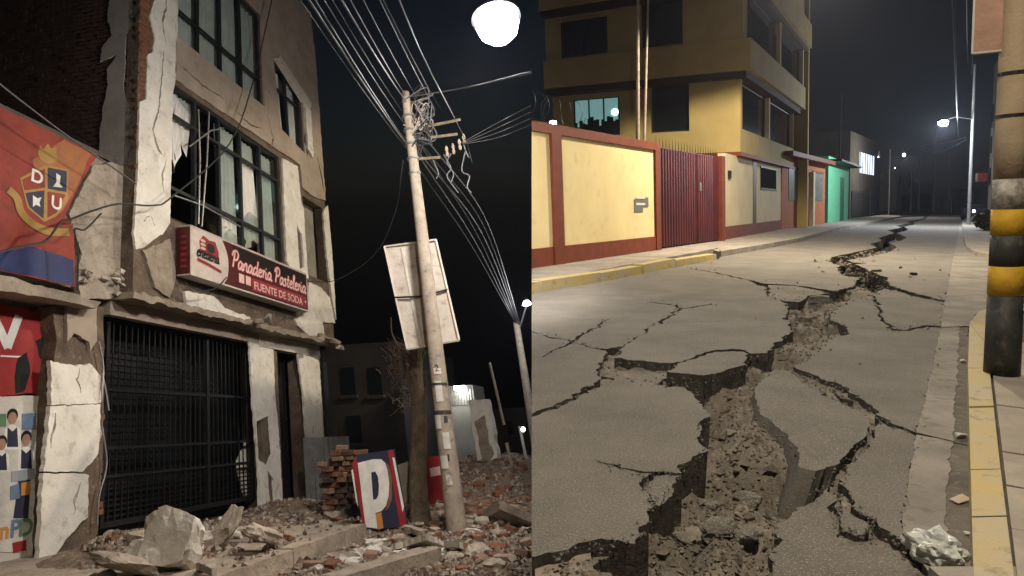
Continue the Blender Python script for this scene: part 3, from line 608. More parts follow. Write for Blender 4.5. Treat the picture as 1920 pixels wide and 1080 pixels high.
mb = MB().box(fn, .05 * ln, .6 * ln, .1, 2.9, 0, .08); g_ = obj('garage_door', mb, pmat('garage', (.07, .075, .085), (.05, .052, .06), 2, .6, .2, 4), o)
mb = MB()
for k in range(7): mb.box(fn, .05 * ln, .6 * ln, .35 + .36 * k, .39 + .36 * k, .08, .1)
obj('slats', mb, metal_d, g_)
mb = MB().box(fn, .66 * ln, .98 * ln, .1, 3.1, 0, .06); obj('door', mb, flat('blue_grey', (.09, .1, .13)), o)
o, fn, ln = block('pale_house', 'small pale house with dark doorway at the far bend', 'house', (1680, 397), (1712, 396), 10, 7.4, palew, z=0)
for s0 in (.15, .6): mb = MB().box(fn, s0 * ln, (s0 + .22) * ln, 4.2, 6.2, 0, .1); obj('window', mb, darkglass, o)
mb = MB().box(fn, .3 * ln, .75 * ln, 0, 3, 0, .1); obj('door', mb, dark, o)
o, fn, ln = block('white_wall', 'low whitish wall with gate at the end of the street', 'wall', (1752, 398), (1782, 399), 3, 2.8, palew, z=0)
mb = MB().box(fn, .45 * ln, .62 * ln, 0, 2.5, 0, .1); obj('door', mb, flat('tan_door', (.35, .25, .15)), o)
o, fn, ln = block('grey_workshop', 'grey workshop with roller shutter at the street end', 'workshop', (1785, 400), (1832, 402), 6, 3.6, greyw, z=0)
mb = MB().box(fn, .1 * ln, .85 * ln, 0, 3, 0, .1); g_ = obj('roller_shutter', mb, metal_g, o)
mb = MB()
for k in range(8): mb.box(fn, .1 * ln, .85 * ln, .3 + k * .34, .36 + k * .34, .1, .13)
obj('slats', mb, metal_d, g_)
o, fn, ln = block('dim_house', 'unlit house front behind the grey poles at street end', 'house', (1716, 396), (1750, 396), 10, 5.2, greyw, z=0)
mb = MB().box(fn, .2 * ln, .8 * ln, .5, 3.4, 0, .1); obj('door', mb, dark, o)
# right hand building: pale slanting gable end with dark storeys
o, fn, ln = block('corner_house', 'tall dim house with pale side wall behind the striped pole', 'house', (1852, 412), (1975, 436), 12, 13, greyw, z=.13)
mb = MB().plate([rough([(.0, .2), (2.2, .2), (2.3, 4.2), (1.6, 7.6), (.2, 7.8), (-.0, 4)], .3, .1)], fn, 0, .06); obj('pale_render', mb, palew, o)
for k in range(3): mb = MB().box(fn, 1.0, 1.5, 3.0 + 2.6 * k, 4.4 + 2.6 * k, .06, .12); obj('window', mb, darkglass, o)
mb = MB().box(fn, -1.6, .6, 3.3, 4.0, .2, .9); obj('shop_awning', mb, red_b, o)
mb = MB().box(fn, 2.6, 3.6, .1, 3, .0, .08); obj('door', mb, flat('brown_door', (.1, .05, .03)), o)
# bush by the right pavement
P = G(1862, 432, .13); bush = thing('bush', P, 'low dark clipped bush beside the striped pole', 'bush')
r = random.Random(5); mb = MB()
for i in range(1400):
    u = V((r.gauss(0, 1), r.gauss(0, 1), r.gauss(0, 1))).normalized() * r.uniform(.6, 1.0); q = P + V((u.x * .8, u.y * 1.2, .55 + u.z * .55)); t = V((r.uniform(-1, 1), r.uniform(-1, 1), r.uniform(-1, 1))) * .13; t2 = V((r.uniform(-1, 1), r.uniform(-1, 1), r.uniform(-1, 1))) * .1
    mb.add([q - t, q + t2, q + t, q - t2], [(0, 1, 2, 3)])
obj('crown', mb, pmat('leaf', (.05, .07, .025), (.03, .045, .018), 3, .7, 0), bush)
mb = MB().tube([P - V((0, 0, .1)), P + V((0, 0, .8))], [.08, .04], 6); obj('trunk', mb, bark, bush)
# parked car with headlight at the far end
def car(P, yaw, label):
    o = thing('car', P, label, 'car'); R_ = Matrix.Rotation(yaw, 3, 'Z'); fn = lambda x, y, z: P + R_ @ V((x, y, z))
    prof = [(-2.1, .35), (-2.15, .75), (-1.9, .95), (-1.3, 1.0), (-.7, 1.45), (.7, 1.48), (1.4, 1.05), (2.0, .95), (2.1, .7), (2.05, .35)]
    mb = MB().plate([prof], lambda u, v, d: fn(u, d, v), -.82, .82, back=True); obj('body', mb, pmat('car_paint', (.05, .055, .07), None, bump=0, rough=.3), o)
    mb = MB().plate([[(-.65, 1.38), (-1.15, 1.02), (1.25, 1.04), (.7, 1.41)]], lambda u, v, d: fn(u, d, v), -.83, .83, back=True); obj('window', mb, darkglass, o)
    for x in (-1.3, 1.3):
        for y in (-.75, .75):
            mb = MB().tube([fn(x, y - .1, .32), fn(x, y + .1, .32)], .32, 14); obj('wheel', mb, black_p, o)
    for y in (-.6, .6):
        mb = MB().tube([fn(-2.12, y, .68), fn(-2.2, y, .68)], [.14, .1], 10); obj('headlight', mb, emat('headlight', (.9, .95, 1), 40), o)
    return o
cp = G(1826, 407); car(cp, math.atan2(cp.y, cp.x) + .25, 'dark car facing the camera with lit headlights at street end')

# ================================================================== poles, lamps and wires of the level street
pole_b = G(1878, 700, RZ)
sp = thing('utility_pole', pole_b, 'thick concrete pole with black and yellow painted bands on corner', 'pole')
hh = lambda py: (lambda d: (EYE + d * ((pole_b.y) / d.y)).z)(ray(1880, py)) - RZ
pr = .135
segs = [(-.1, hh(552), black_p, 'black_band'), (hh(552), hh(498), yel_p, 'yellow_band'), (hh(498), hh(440), black_p, 'black_band'), (hh(440), hh(392), yel_p, 'yellow_band'), (hh(392), hh(335), pole_peel, 'peeling_band'), (hh(335), 8.2, pole_c, 'shaft')]
for i, (a, b, m_, nm) in enumerate(segs):
    n = max(2, int((b - a) / .3)); mb = MB().tube([pole_b + UP * (a + (b - a) * k / n) for k in range(n + 1)], [pr - .006 * (a + (b - a) * k / n) + (.0015 if i % 2 else 0) for k in range(n + 1)], 26); obj(nm, mb, m_, sp, smooth=True)
for k in (.9, 1.75): mb = MB().tube([pole_b + UP * (hh(300) + k * .4 - .012), pole_b + UP * (hh(300) + k * .4 + .012)], pr - .004, 22); obj('strap', mb, metal_d, sp)
# sign board on the pole
q = pole_b + UP * hh(40); rt = V((ray(1895, 40).y, -ray(1895, 40).x, 0)).normalized(); fwd = V((-rt.y, rt.x, 0))
fs = lambda u, v, d: q + rt * u + UP * v - fwd * d
sb = thing('pole_sign', q, 'weathered reddish board strapped high on the striped pole', 'sign')
mb = MB().box(fs, -.3, -.05, -.22, .5, .02, .06); obj('board', mb, pmat('sign_faded', (.4, .24, .17), (.28, .17, .12), 5, .7, .3, 20), sb)
mb = MB().box(fs, -.31, -.295, -.23, .51, .015, .065); mb.box(fs, -.295, -.05, -.235, -.22, .015, .065); obj('rim', mb, paper, sb)
# far lamp post
fpb = G(1816, 421, .13)
fl = thing('street_lamp', fpb, 'slim street lamp with bright white head far down the street', 'street lamp')
H_ = 8.6; d = ray(1770, 228); hd = EYE + d * ((fpb.y - 1.5) / d.y)
mb = MB().tube([fpb - UP * .2, fpb + UP * 4, fpb + UP * 10.5], [.12, .1, .07], 10); obj('pole', mb, metal_g, fl)
at = fpb + UP * (hd.z + .2); mb = MB().tube([at, at.lerp(hd, .6) + V((0, 0, .25)), hd + V((0, 0, .1))], .035, 6); obj('arm', mb, metal_g, fl)
mb = MB().tube([hd + V((.35, 0, .08)), hd + V((.2, 0, .1)), hd + V((-.3, 0, .08)), hd + V((-.42, 0, .06))], [.04, .14, .14, .05], 10); obj('head', mb, metal_d, fl)
mb = MB().tube([hd + V((.25, 0, -.02)), hd + V((.15, 0, -.06)), hd + V((-.25, 0, -.06)), hd + V((-.35, 0, -.02))], [.05, .19, .19, .05], 12); obj('lens', mb, emat('far_lens', (.88, .94, 1), 60), fl)
ld = bpy.data.lights.new('far_lamp_light', 'POINT'); ld.energy = RF_POWER; ld.color = (.86, .93, 1); ld.shadow_soft_size = .15; lo = bpy.data.objects.new('lamp_light', ld); col.objects.link(lo); lo.parent = fl; lo.location = hd - V((0, 0, .4)) - fpb
for i, (px, py, h, lb) in enumerate([(1666, 403, 8.5, 'thin dark pole beside the grey house'), (1750, 399, 13, 'pale pole standing before the low whitish wall'), (1722, 398, 9.5, 'thin pole in front of the unlit house'), (1574, 414, 11, 'thin pole rising behind the green kiosk'), (1777, 399, 9, 'short pole between whitish wall and workshop'), (1707, 398, 8, 'thin pole at the pale house')]):
    P = G(px, py); mb = MB().tube([P - UP * .2, P + UP * h], [.16, .1], 8); obj('pole', mb, metal_g if i != 3 else metal_d, label=lb, cat='pole', group='poles along the far street')
for i, (px, py, dep, s_) in enumerate([(1695, 290, 75, .16), (1647, 294, 75, .09), (1678, 315, 80, .07)]):
    d = ray(px, py); P = EYE + d * (dep / d.y); o = thing('street_lamp', P, ['small white street lamp hanging on the wires, brightest of three', 'faint lamp at the left end of the wires', 'faint drop lamp below the wires'][i], 'street lamp', 'distant lamps on the wires')
    mb = MB().tube([P - V((0, 0, s_)), P, P + V((0, 0, s_))], [s_ * .4, s_, s_ * .4], 8); obj('bulb', mb, emat('distant_bulb%d' % i, (.95, .97, 1), [25, 6, 5][i]), o)
    mb = MB().tube([P + V((0, 0, s_)), P + V((0, 0, s_ + .5))], .03, 5); obj('cap', mb, metal_d, o)
    if i == 0: ld = bpy.data.lights.new('lamp_light', 'POINT'); ld.energy = 1500; ld.color = (1, .97, .9); ld.shadow_soft_size = .2; lo = bpy.data.objects.new('lamp_light', ld); col.objects.link(lo); lo.parent = o; lo.location = (0, 0, -.4)
def wire(pts, rr, m, label, group, n=10, sag=0):
    mb = MB().tube(crom(pts, n) if len(pts) > 2 else pts, rr, 5); return obj('wire', mb, m, label=label, cat='wire', group=group)
def at(px, py, dep): d = ray(px, py); return EYE + d * (dep / d.y)
for k, (pts, lb) in enumerate([([(1640, 294), (1720, 290), (1768, 282), (1812, 262)], 'upper sagging wire across the far street'), ([(1640, 291), (1700, 287), (1745, 289), (1800, 270)], 'lower sagging wire across the far street'), ([(1690, 288), (1726, 274), (1748, 284)], 'kinked wire below the street lamp'), ([(1726, 273), (1770, 268), (1810, 258)], 'short wire running to the slim lamp post')]):
    wire([at(x, y, 75 - 25 * (x - 1640) / 175) for x, y in pts], .035, wire_l, lb, 'wires across the far street')
for k, px in enumerate((1784, 1790, 1812, 1834)):
    P = at(px, -40, 26 + 2 * k); Q = at([1797, 1797, 1815, 1822][k], [255, 265, 120, 140][k], 52)
    wire([P, P.lerp(Q, .5) - V((0, 0, .25)), Q], .02, wire_d if k else wire_l, ['leftmost', 'second', 'third', 'rightmost'][k] + ' overhead wire running down to the slim lamp post', 'overhead wires on the right')

# ---- litter by the right kerb
P = G(1752, 1052); r = random.Random(12); bm = bmesh.new(); bmesh.ops.create_icosphere(bm, subdivisions=4, radius=1)
for v_ in bm.verts:
    p = v_.co.copy(); n_ = .85 + .35 * noise.noise(p * 1.8) + .3 * abs(noise.noise(p * 3.2)) + .13 * abs(noise.noise(p * 8)) + .05 * noise.noise(p * 17); v_.co = V((p.x * .085, p.y * .13, max(p.z * .085, -.05))) * n_
bm.verts.ensure_lookup_table(); mb = MB(); Rz = Matrix.Rotation(.55, 3, 'Z'); mb.add([P + V((0, 0, .055)) + Rz @ v_.co for v_ in bm.verts], [tuple(v_.index for v_ in f.verts) for f in bm.faces]); bm.free()
obj('plastic_bag', mb, pmat('bag_plastic', (.6, .61, .57), (.42, .43, .4), 14, .3, .3, 30, spec=.6), label='crumpled translucent plastic bag lying in the gutter', cat='bag')
mb = MB(); P = G(1797, 948); e1, e2 = V((.09, .035, .006)), V((-.018, .05, .003))
mb.hexa([P + V((0, 0, .01)), P + e1 + V((0, 0, .012)), P + e1 + e2 + V((0, 0, .012)), P + e2 + V((0, 0, .01)), P + V((0, 0, .013)), P + e1 + V((0, 0, .015)), P + e1 + e2 + V((0, 0, .022)), P + e2 + V((0, 0, .013))]); obj('paper_slip', mb, flat('cardboard', (.5, .4, .28)), label='flat beige paper slip in the gutter beside the yellow kerb', cat='paper')
for i, (x, y, s_, m_, nm, lb) in enumerate([(1813, 1003, .022, paper, 'paper_ball', 'small white paper ball against the yellow kerb'), (1803, 822, .05, paper, 'wrapper', 'crumpled white and dark wrapper by the kerb'), (1807, 680, .04, paper, 'paper_scrap', 'tiny white scrap in gutter near the striped pole'), (1395, 470, .12, debris, 'concrete_lump', 'pale lump lying in road beyond the left kerb'), (1712, 516, .09, asphalt_edge, 'stone', 'dark stone lying on the road right of fissure'), (1688, 503, .06, asphalt_edge, 'stone', 'small dark stone beyond the other on the road')]):
    P = G(x, y); inst(nm, chunk(90 + i, s_, s_ * .7, s_ * .5, 18, m_, nm), P + V((0, 0, s_ * .35)), label=lb, cat=nm.split('_')[0])

# ---- lamp slung over this street on a span cable between the mast and the striped pole
hd = V((8.6, 20.5, 8.6)); pe = pole_b + UP * 7.9; me_ = hd + V((-5.5, 4.5, .9))
bl = thing('street_lamp', hd, 'street lamp slung above the road on a span cable', 'street lamp')
mb = MB().tube(crom([pe, hd + V((0, 0, .35)), me_], 8), .012, 5); obj('span_cable', mb, wire_d, bl)
mb = MB().tube([hd + V((0, 0, .35)), hd + V((0, 0, .1))], .02, 6); obj('hanger', mb, metal_d, bl)
mb = MB().tube([hd + V((0, 0, .14)), hd + V((0, 0, .1)), hd + V((0, 0, -.02))], [.05, .2, .26], 16); obj('head', mb, metal_d, bl)
mb = MB().plate([disc(0, 0, .2)], lambda u, v, d: hd + V((u, v, d)), -.05, -.03); obj('lens', mb, emat('slung_lens', (1, .9, .72), 25), bl)
ld = bpy.data.lights.new('lamp_light', 'SPOT'); ld.energy = RB_POWER; ld.color = (1, .86, .64); ld.shadow_soft_size = .22; ld.spot_size = rad(153); ld.spot_blend = .16
lo = bpy.data.objects.new('lamp_light', ld); col.objects.link(lo); lo.parent = bl; lo.location = (0, 0, -.12)

# ---- the street goes on behind the viewpoint, with a lamp post there
mb = MB().plate([[(.15, 2.7), (1.7, 2.7), (1.7, -7), (.0, -7)]], GR, -.3, -.03); obj('asphalt_slab', mb.cut(True), asphalt, road)
mb = MB().plate([[(1.72, 2.7), (9, 2.7), (9, -7), (1.72, -7)]], GR, -.3, RZ - .02); obj('pavement', mb, walkm, kind='structure')
lb_ = V((1.0, -1.3, -.03)); hd = V((.8, 1.5, 7.9))
bl = thing('street_lamp', lb_, 'tall street lamp standing behind the viewpoint', 'street lamp')
obj('pole', MB().tube([lb_, lb_ + V((0, 0, 7.7))], [.11, .07], 12), metal_g, bl)
obj('arm', MB().tube([lb_ + V((0, 0, 7.65)), V((.9, -.2, 8.15)), hd + V((0, 0, .12))], .04, 8), metal_g, bl)
obj('head', MB().tube([hd + V((-.25, 0, .08)), hd + V((-.1, 0, .1)), hd + V((.3, 0, .08))], [.06, .15, .08], 10), metal_d, bl)
ld = bpy.data.lights.new('lamp_light', 'SPOT'); ld.energy = BK_POWER; ld.color = (1, .88, .7); ld.shadow_soft_size = .2; ld.spot_size = rad(150); ld.spot_blend = .5
lo = bpy.data.objects.new('lamp_light', ld); col.objects.link(lo); lo.parent = bl; lo.location = hd - V((0, 0, .1)) - lb_
lo.rotation_euler = (V((.3, .45, -1))).to_track_quat('-Z', 'Y').to_euler()

# ================================================================== SLOPING STREET: ground
def gl(a, b):
    h = .05 * nv((a, b), 1.1, 2) + .05 * nv((a, b), 3.3, 4) + .03 * nv((a, b), 8, 6)
    for (x, y, rx, ry, k) in ((10.0, 7.2, 1.6, .9, .3), (8.2, 6.8, 1.0, 1.2, .3), (12.8, 7.0, 1.0, 1.0, .3), (15, 7.4, 2, 1.0, .2), (16, 4.0, 3, 1.4, .3), (20, 5.5, 4, 2.5, .4), (27, 6, 6, 3, .5), (13, 2.2, 1.5, .8, .12), (22, 3.0, 4, 1.2, .35)):
        h += k * exp(-((a - x) / rx) ** 2 - ((b - y) / ry) ** 2)
    return h
mb = MB(); na, nb_ = 240, 150; pts = []
for i in range(na + 1):
    a = 2.2 * (90 / 2.2) ** (i / na)
    for j in range(nb_ + 1):
        b = -1.0 + (9.6 + .25 * a) * j / nb_ + .02 * a; pts.append((a, b))
mb.v = [S(a, b, gl(a, b)) for a, b in pts]; mb.f = [(i * (nb_ + 1) + j, i * (nb_ + 1) + j + 1, (i + 1) * (nb_ + 1) + j + 1, (i + 1) * (nb_ + 1) + j) for i in range(na) for j in range(nb_)]; mb.mi = [0] * len(mb.f)
obj('ground', mb.cut(False), rubblem, smooth=True, kind='structure')
mb = MB().add([S(-1, -1.5, -.08), S(2.3, -1.5, -.08), S(2.3, 10, -.08), S(-1, 10, -.08)], [(0, 1, 2, 3)]); obj('ground', mb.cut(False), rubblem, kind='structure')
# pavement slab with its kerb
pv = thing('pavement', S(9, 6, 0), kind='structure'); FG = lambda a, b, d: S(a, b, d)
for i, (a0, a1) in enumerate(((3, 5.2), (5.2, 7.4), (7.4, 9.2), (9.2, 10.75))):
    mb = MB().plate([rough(rect(a0 + .01, 4.86, a1 - .01, 8.7), .15, .02, 4)], FG, -.2, .17 + .01 * (i % 2)); obj('slab', mb, rough_c, pv)
kb = thing('kerb', S(8, 4.6, 0), 'broken concrete kerb in front of the gated shop', 'kerb')
for i, (a0, a1) in enumerate(((3, 5.0), (5.0, 6.9), (6.9, 8.5), (8.5, 10.0), (10.0, 10.8))):
    mb = MB().plate([rough(rect(a0 + .012, 4.6, a1 - .012, 4.85), .1, .02, 5, i)], FG, -.25, .19 + .012 * (i % 2)); obj('kerb_stone', mb, rough_c, kb)

# the level street ends at a retaining wall above the sloping one
def seam_x(y, z): return 37 / FPX * (y * _c - (z - EYE.z) * _s)
rw = MB(); zl = lambda x, y: ORG.z - (GN.x * (x - ORG.x) + GN.y * (y - ORG.y)) / GN.z
ys = [.9 + .55 * k for k in range(92)]
for y0, y1 in zip(ys[:-1], ys[1:]):
    zt = -.06 if y0 < 16.5 else -.1; P_ = []
    for z_, w_ in ((None, 0), (zt, 0)):
        for y, dx in ((y0, .015), (y1, .015), (y1, .28), (y0, .28)):
            z = z_ if z_ is not None else min(zl(seam_x(y, 0), y), 0) - .6
            P_.append(V((seam_x(y, z) + dx, y, z)))
    rw.hexa(P_)
obj('retaining_wall', rw, rough_c, kind='structure')

# ================================================================== damaged corner block
BU, BG, BP = 7.95, 8.56, 8.35
F = lambda a, c, o: S(a, BU - o, c)
F2 = lambda a, c, o: S(a, BP - o, c)
def onb(pts, b): return [(lambda q: (q[0], q[2]))(SI(x, y, 1, b)) for x, y in pts]
def onu(pts): return onb(pts, BU)
def slit(path, wd):
    P = [V(p) for p in path]; up_, dn = [], []
    for i, p in enumerate(P):
        t = (P[min(i + 1, len(P) - 1)] - P[max(i - 1, 0)]).normalized(); q = V((-t.y, t.x)) * wd * 1.5 * (.12 if i in (0, len(P) - 1) else random.uniform(.3, .7)); up_.append(p + q); dn.append(p - q)
    return rough(up_ + dn[::-1], .05, .035, 8)
A0, A1 = 9.65, 17.35
B = thing('damaged_building', S(13, 9, .2), 'cracked three storey building with bakery sign and black gate', 'building')
W2, W3 = (10.58, 5.75, 14.8, 8.8), (10.69, 10.02, 14.1, 12.9); W4 = [(14.9, 9.72), (16.2, 9.5), (16.25, 11.8), (14.68, 11.85)]; NI = (15.98, 5.8, 17.18, 8.1)
mb = MB().plate([rect(A0, 4.02, A1, 15.2), rect(*W2), rect(*W3), W4, rect(*NI)], F, -.3, -.045); obj('wall', mb, rawwall, B)
mb = MB().box(F, NI[0], NI[2], NI[1], NI[3], -.5, -.32); obj('niche_back', mb, pmat('olive_grey', (.3, .28, .23), (.2, .18, .15), 2, .9, .3, 20), B)
# plaster skins, broken away in patches
mb = MB().plate([rough(onu([(300, -60), (333, -60), (333, 60), (330, 150), (325, 170), (319, 418), (305, 440), (256, 470), (251, 440), (258, 330), (261, 240), (262, 190), (274, 186), (277, 105), (288, 95), (290, 62), (280, 30), (296, -20)]), .08, .03, 5), slit(onu([(307, 95), (303, 150), (298, 205), (287, 243), (296, 280), (304, 290)]), .035), slit(onu([(268, 415), (282, 400), (290, 425)]), .03), slit(onu([(306, -30), (312, 10), (305, 40), (310, 78)]), .04), slit(onu([(312, 300), (304, 330), (308, 360)]), .03)], F, -.045, 0)
obj('plaster_corner', mb, plaster_w, B)
mb = MB().plate([rough([(10.62, 15.1), (17.2, 15.1), (17.34, 13.6), (17.36, 8.4), (16.6, 8.28), (15.95, 8.3), (15.85, 9.0), (14.9, 8.98), (10.62, 8.9), (10.66, 9.6)], .1, .035, 4), rect(W3[0] - .02, W3[1] - .02, W3[2] + .02, W3[3] + .02), [(x, y) for x, y in W4],
    rough(onu([(576, 188), (583, 200), (582, 278), (576, 292), (570, 262), (574, 225)]), .06, .02, 6), slit(onu([(575, 120), (580, 160), (577, 182)]), .05), slit(onu([(330, 115), (380, 160), (420, 185)]), .03), slit(onu([(595, 295), (603, 330), (608, 362)]), .06), slit([(16.6, 13.2), (16.9, 12.7), (16.85, 12.2)], .05), slit(onu([(440, 205), (470, 235), (490, 240)]), .025), slit(onu([(505, 230), (512, 260), (508, 280)]), .03), slit(onu([(560, 60), (572, 85), (570, 105)]), .04)], F, -.045, .0); obj('plaster', mb, plaster_b, B)
mb = MB().plate([rough(onu([(529, 296), (558, 312), (564, 372), (570, 395), (574, 470), (578, 522), (545, 508), (538, 488)]), .07, .03, 6), rough(onu([(556, 420), (566, 440), (570, 500), (562, 505)]), .05, .02, 8)], F, -.045, .004); obj('plaster_pier', mb, plaster_w, B)
for i, pp in enumerate([[(579, 530), (599, 538), (617, 556), (628, 606), (604, 604), (611, 644), (585, 635), (558, 610), (552, 599), (576, 587)], [(345, 545), (401, 556), (421, 578), (469, 597), (460, 608), (419, 592), (389, 588), (350, 582)], [(605, 400), (614, 385), (622, 470), (630, 600), (622, 560), (612, 480)], [(268, 470), (318, 448), (330, 520), (318, 560), (290, 540)]]):
    mb = MB().plate([rough(onu(pp), .06, .035, 6)], F, -.045, .012); obj('plaster_patch', mb, plaster_w if i != 3 else rough_c, B)
# side wall: brick darkened in colour for its shade, with a strip of plaster near the corner
Sd = lambda b, c, o: S(A0 - o, b, c)
def ona(pts, a): return [(lambda q: (q[1], q[2]))(SI(x, y, 0, a)) for x, y in pts]
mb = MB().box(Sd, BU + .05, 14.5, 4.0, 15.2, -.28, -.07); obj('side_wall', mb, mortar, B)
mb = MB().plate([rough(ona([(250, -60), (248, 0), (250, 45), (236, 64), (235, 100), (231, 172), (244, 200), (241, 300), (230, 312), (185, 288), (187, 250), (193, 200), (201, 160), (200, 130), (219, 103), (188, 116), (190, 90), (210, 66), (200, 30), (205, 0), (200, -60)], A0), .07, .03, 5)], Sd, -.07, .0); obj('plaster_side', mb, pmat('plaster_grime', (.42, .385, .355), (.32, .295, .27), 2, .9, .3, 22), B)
dark_shade_brick = pmat('brick_dark_shade', (.075, .04, .028), (.04, .024, .018), 7, .95, .6, 40)  # side wall's shade put into a darker brick; stump uses it as dark brick
bms = [brickmesh('brick', .25, .085, .06, brickm, i) for i in range(3)]; bmk = [brickmesh('brick', .25, .085, .06, dark_shade_brick, 5 + i) for i in range(3)]
ROTS = ROT @ Matrix.Rotation(pi / 2, 4, 'Z').to_quaternion()
cells = []
for k in range(80):
    c = 5.4 + k * .1
    for j in range(24):
        b = BU + .25 + j * .262 + (.13 if k % 2 else 0); px, py = proj(S(A0, b, c))
        if -20 < px < 235 and -20 < py < 330: cells.append((b, c))
cells.sort(key=lambda q: q[0])
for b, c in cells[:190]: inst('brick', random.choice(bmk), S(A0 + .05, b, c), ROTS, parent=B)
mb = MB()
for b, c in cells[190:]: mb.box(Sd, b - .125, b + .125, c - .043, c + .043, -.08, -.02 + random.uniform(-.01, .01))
if mb.v: obj('brick_courses', mb, dark_shade_brick, B, kind='stuff')
for k in range(46):                                                        # bricks bared along the corner
    c = 6.3 + k * .1; px, py = proj(S(A0 + .1, BU, c))
    inst('brick', random.choice(bms), S(A0 + .12 + (.05 if k % 2 else 0) + random.uniform(-.03, .03), BU + .062, c), ROT @ Matrix.Rotation(random.uniform(-.06, .06), 4, 'Z').to_quaternion(), (1, 1.4, 1), parent=B)
    if 8.6 < c < 10.4: inst('brick', random.choice(bms), S(A0 + .39 + (.05 if k % 2 else 0) + random.uniform(-.03, .03), BU + .064, c), ROT, (1, 1.4, 1), parent=B)
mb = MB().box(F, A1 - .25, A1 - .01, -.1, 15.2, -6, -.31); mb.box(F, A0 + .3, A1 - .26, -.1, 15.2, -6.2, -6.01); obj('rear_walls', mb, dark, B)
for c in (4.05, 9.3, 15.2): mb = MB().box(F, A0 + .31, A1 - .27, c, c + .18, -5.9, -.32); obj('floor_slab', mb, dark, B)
# projecting slab over the ground floor, with its broken right end
mb = MB().plate([rough(rect(A0 - .1, 3.98, A1 + .12, 4.1), .1, .06, 5)], lambda a, c, o: S(a, BU - o, c), -.75, .05, back=True); obj('ledge', mb, rough_c, B)
for i, (px, py, l) in enumerate([(628, 640, .55), (640, 650, .5), (610, 632, .5), (596, 636, .4), (480, 604, .35), (500, 596, .3)]):
    q = SI(px, py, 1, BU - .15); inst('broken_edge', chunk(200 + i, l * .7, .12, .1, 14, debris if i % 2 else rough_c, 'broken_edge'), S(*q), ROT, parent=B)
mb = MB().box(F2, A0 - .1, 14.1, 3.72, 3.975, -.25, .02); obj('beam', mb, plaster_b, B)
mb = MB().box(F2, 14.1, A1 + .1, 3.66, 3.975, -.25, .03); obj('beam', mb, plaster, B)
# ground floor piers, plaster partly fallen
for (a0, a1, skn) in ((14.1, 15.0, [(466, 628), (512, 640), (514, 720), (524, 840), (532, 985), (486, 990), (484, 880), (474, 760)]), (16.15, 17.35, [(556, 655), (598, 660), (600, 700), (606, 800), (612, 945), (582, 955), (576, 860), (568, 740)])):
    mb = MB().box(F2, a0 + .04, a1 - .04, -.3, 3.66, -.45, -.035); obj('pier', mb, rawwall, B)
    hole = [(480, 790), (504, 780), (510, 850), (500, 872), (484, 862)] if a0 < 15 else [(586, 800), (590, 800), (590, 812), (586, 812)]
    hole2 = [(500, 880), (512, 900), (516, 965), (508, 972)] if a0 < 15 else [(586, 900), (594, 890), (596, 935), (588, 945)]
    mb = MB().plate([rough(onb(skn, BP), .07, .03, 6), rough(onb(hole, BP), .05, .02, 8), rough(onb(hole2, BP), .05, .02, 8)], F2, -.035, .012); obj('pier_plaster', mb, plaster_w, B)
mb = MB().box(F2, 15.0, 16.15, -.25, .12, -.5, .15); obj('door_step', mb, plaster_w, B)
d_ = thing('door', S(15.55, BG + .3, .1), 'dark narrow doorway grille between two plastered piers', 'door')
F3 = lambda a, c, o: S(a, BG + .3 - o, c)
mb = MB().box(F3, 15.02, 16.13, .12, 3.6, -.05, 0); obj('panel', mb, metal_d, d_)
for c in (1.0, 2.0, 2.9): mb = MB().box(F3, 15.04, 16.1, c, c + .07, .002, .04); obj('rail', mb, metal_d, d_)
for k in range(6): mb = MB().box(F3, 15.1 + k * .18, 15.13 + k * .18, .14, 3.55, .042, .06); obj('bar', mb, metal_d, d_)
# left pier (whitewashed, split, crumbling)
F4 = lambda a, c, o: S(a, 8.0 - o, c)
mb = MB().plate([rough(onb([(100, 575), (196, 575), (198, 700), (196, 820), (186, 1000), (150, 1060), (90, 1080), (88, 1000), (96, 760), (108, 640)], 8.06), .1, .03, 5)], lambda a, c, o: S(a, 8.06 - o, c), -.5, -.02); obj('pier', mb, rawwall, B)
for i, pp in enumerate([[(96, 676), (142, 686), (170, 682), (189, 705), (190, 756), (96, 760)], [(95, 762), (190, 758), (190, 810), (181, 858), (155, 884), (82, 885)], [(82, 888), (155, 887), (167, 892), (165, 968), (136, 998), (95, 1052), (70, 1085), (76, 990)]]):
    mb = MB().plate([rough(onb(pp, 8.0), .05, .032, 7), slit(onb([[(150, 690), (146, 712), (152, 735)], [(105, 775), (102, 800), (95, 838)], [(150, 905), (142, 930), (138, 965)]][i], 8.0), .025)], F4, -.07, .0); obj('pier_plaster', mb, plaster_w, B)
mb = MB().plate([rough(onb([(128, 575), (182, 572), (184, 640), (170, 660), (168, 640), (140, 625), (128, 640)], 8.0), .06, .03, 6)], F4, -.07, -.01); obj('pier_head', mb, plaster_b, B)
for k in range(16): inst('brick', random.choice(bms), S(9.14 + random.uniform(-.04, .04), 8.16, .5 + k * .1), ROT, (1, 1.5, 1), parent=B)
for k, pts in enumerate(([(192, 700), (200, 740), (204, 770)], [(192, 800), (200, 870), (186, 930), (182, 985)], [(186, 640), (194, 690), (190, 750)])):
    mb = MB().tube(crom([S(*SI(x, y, 1, 7.95)) for x, y in pts], 6), .012, 5); obj('bent_rebar', mb, metal_g, B)
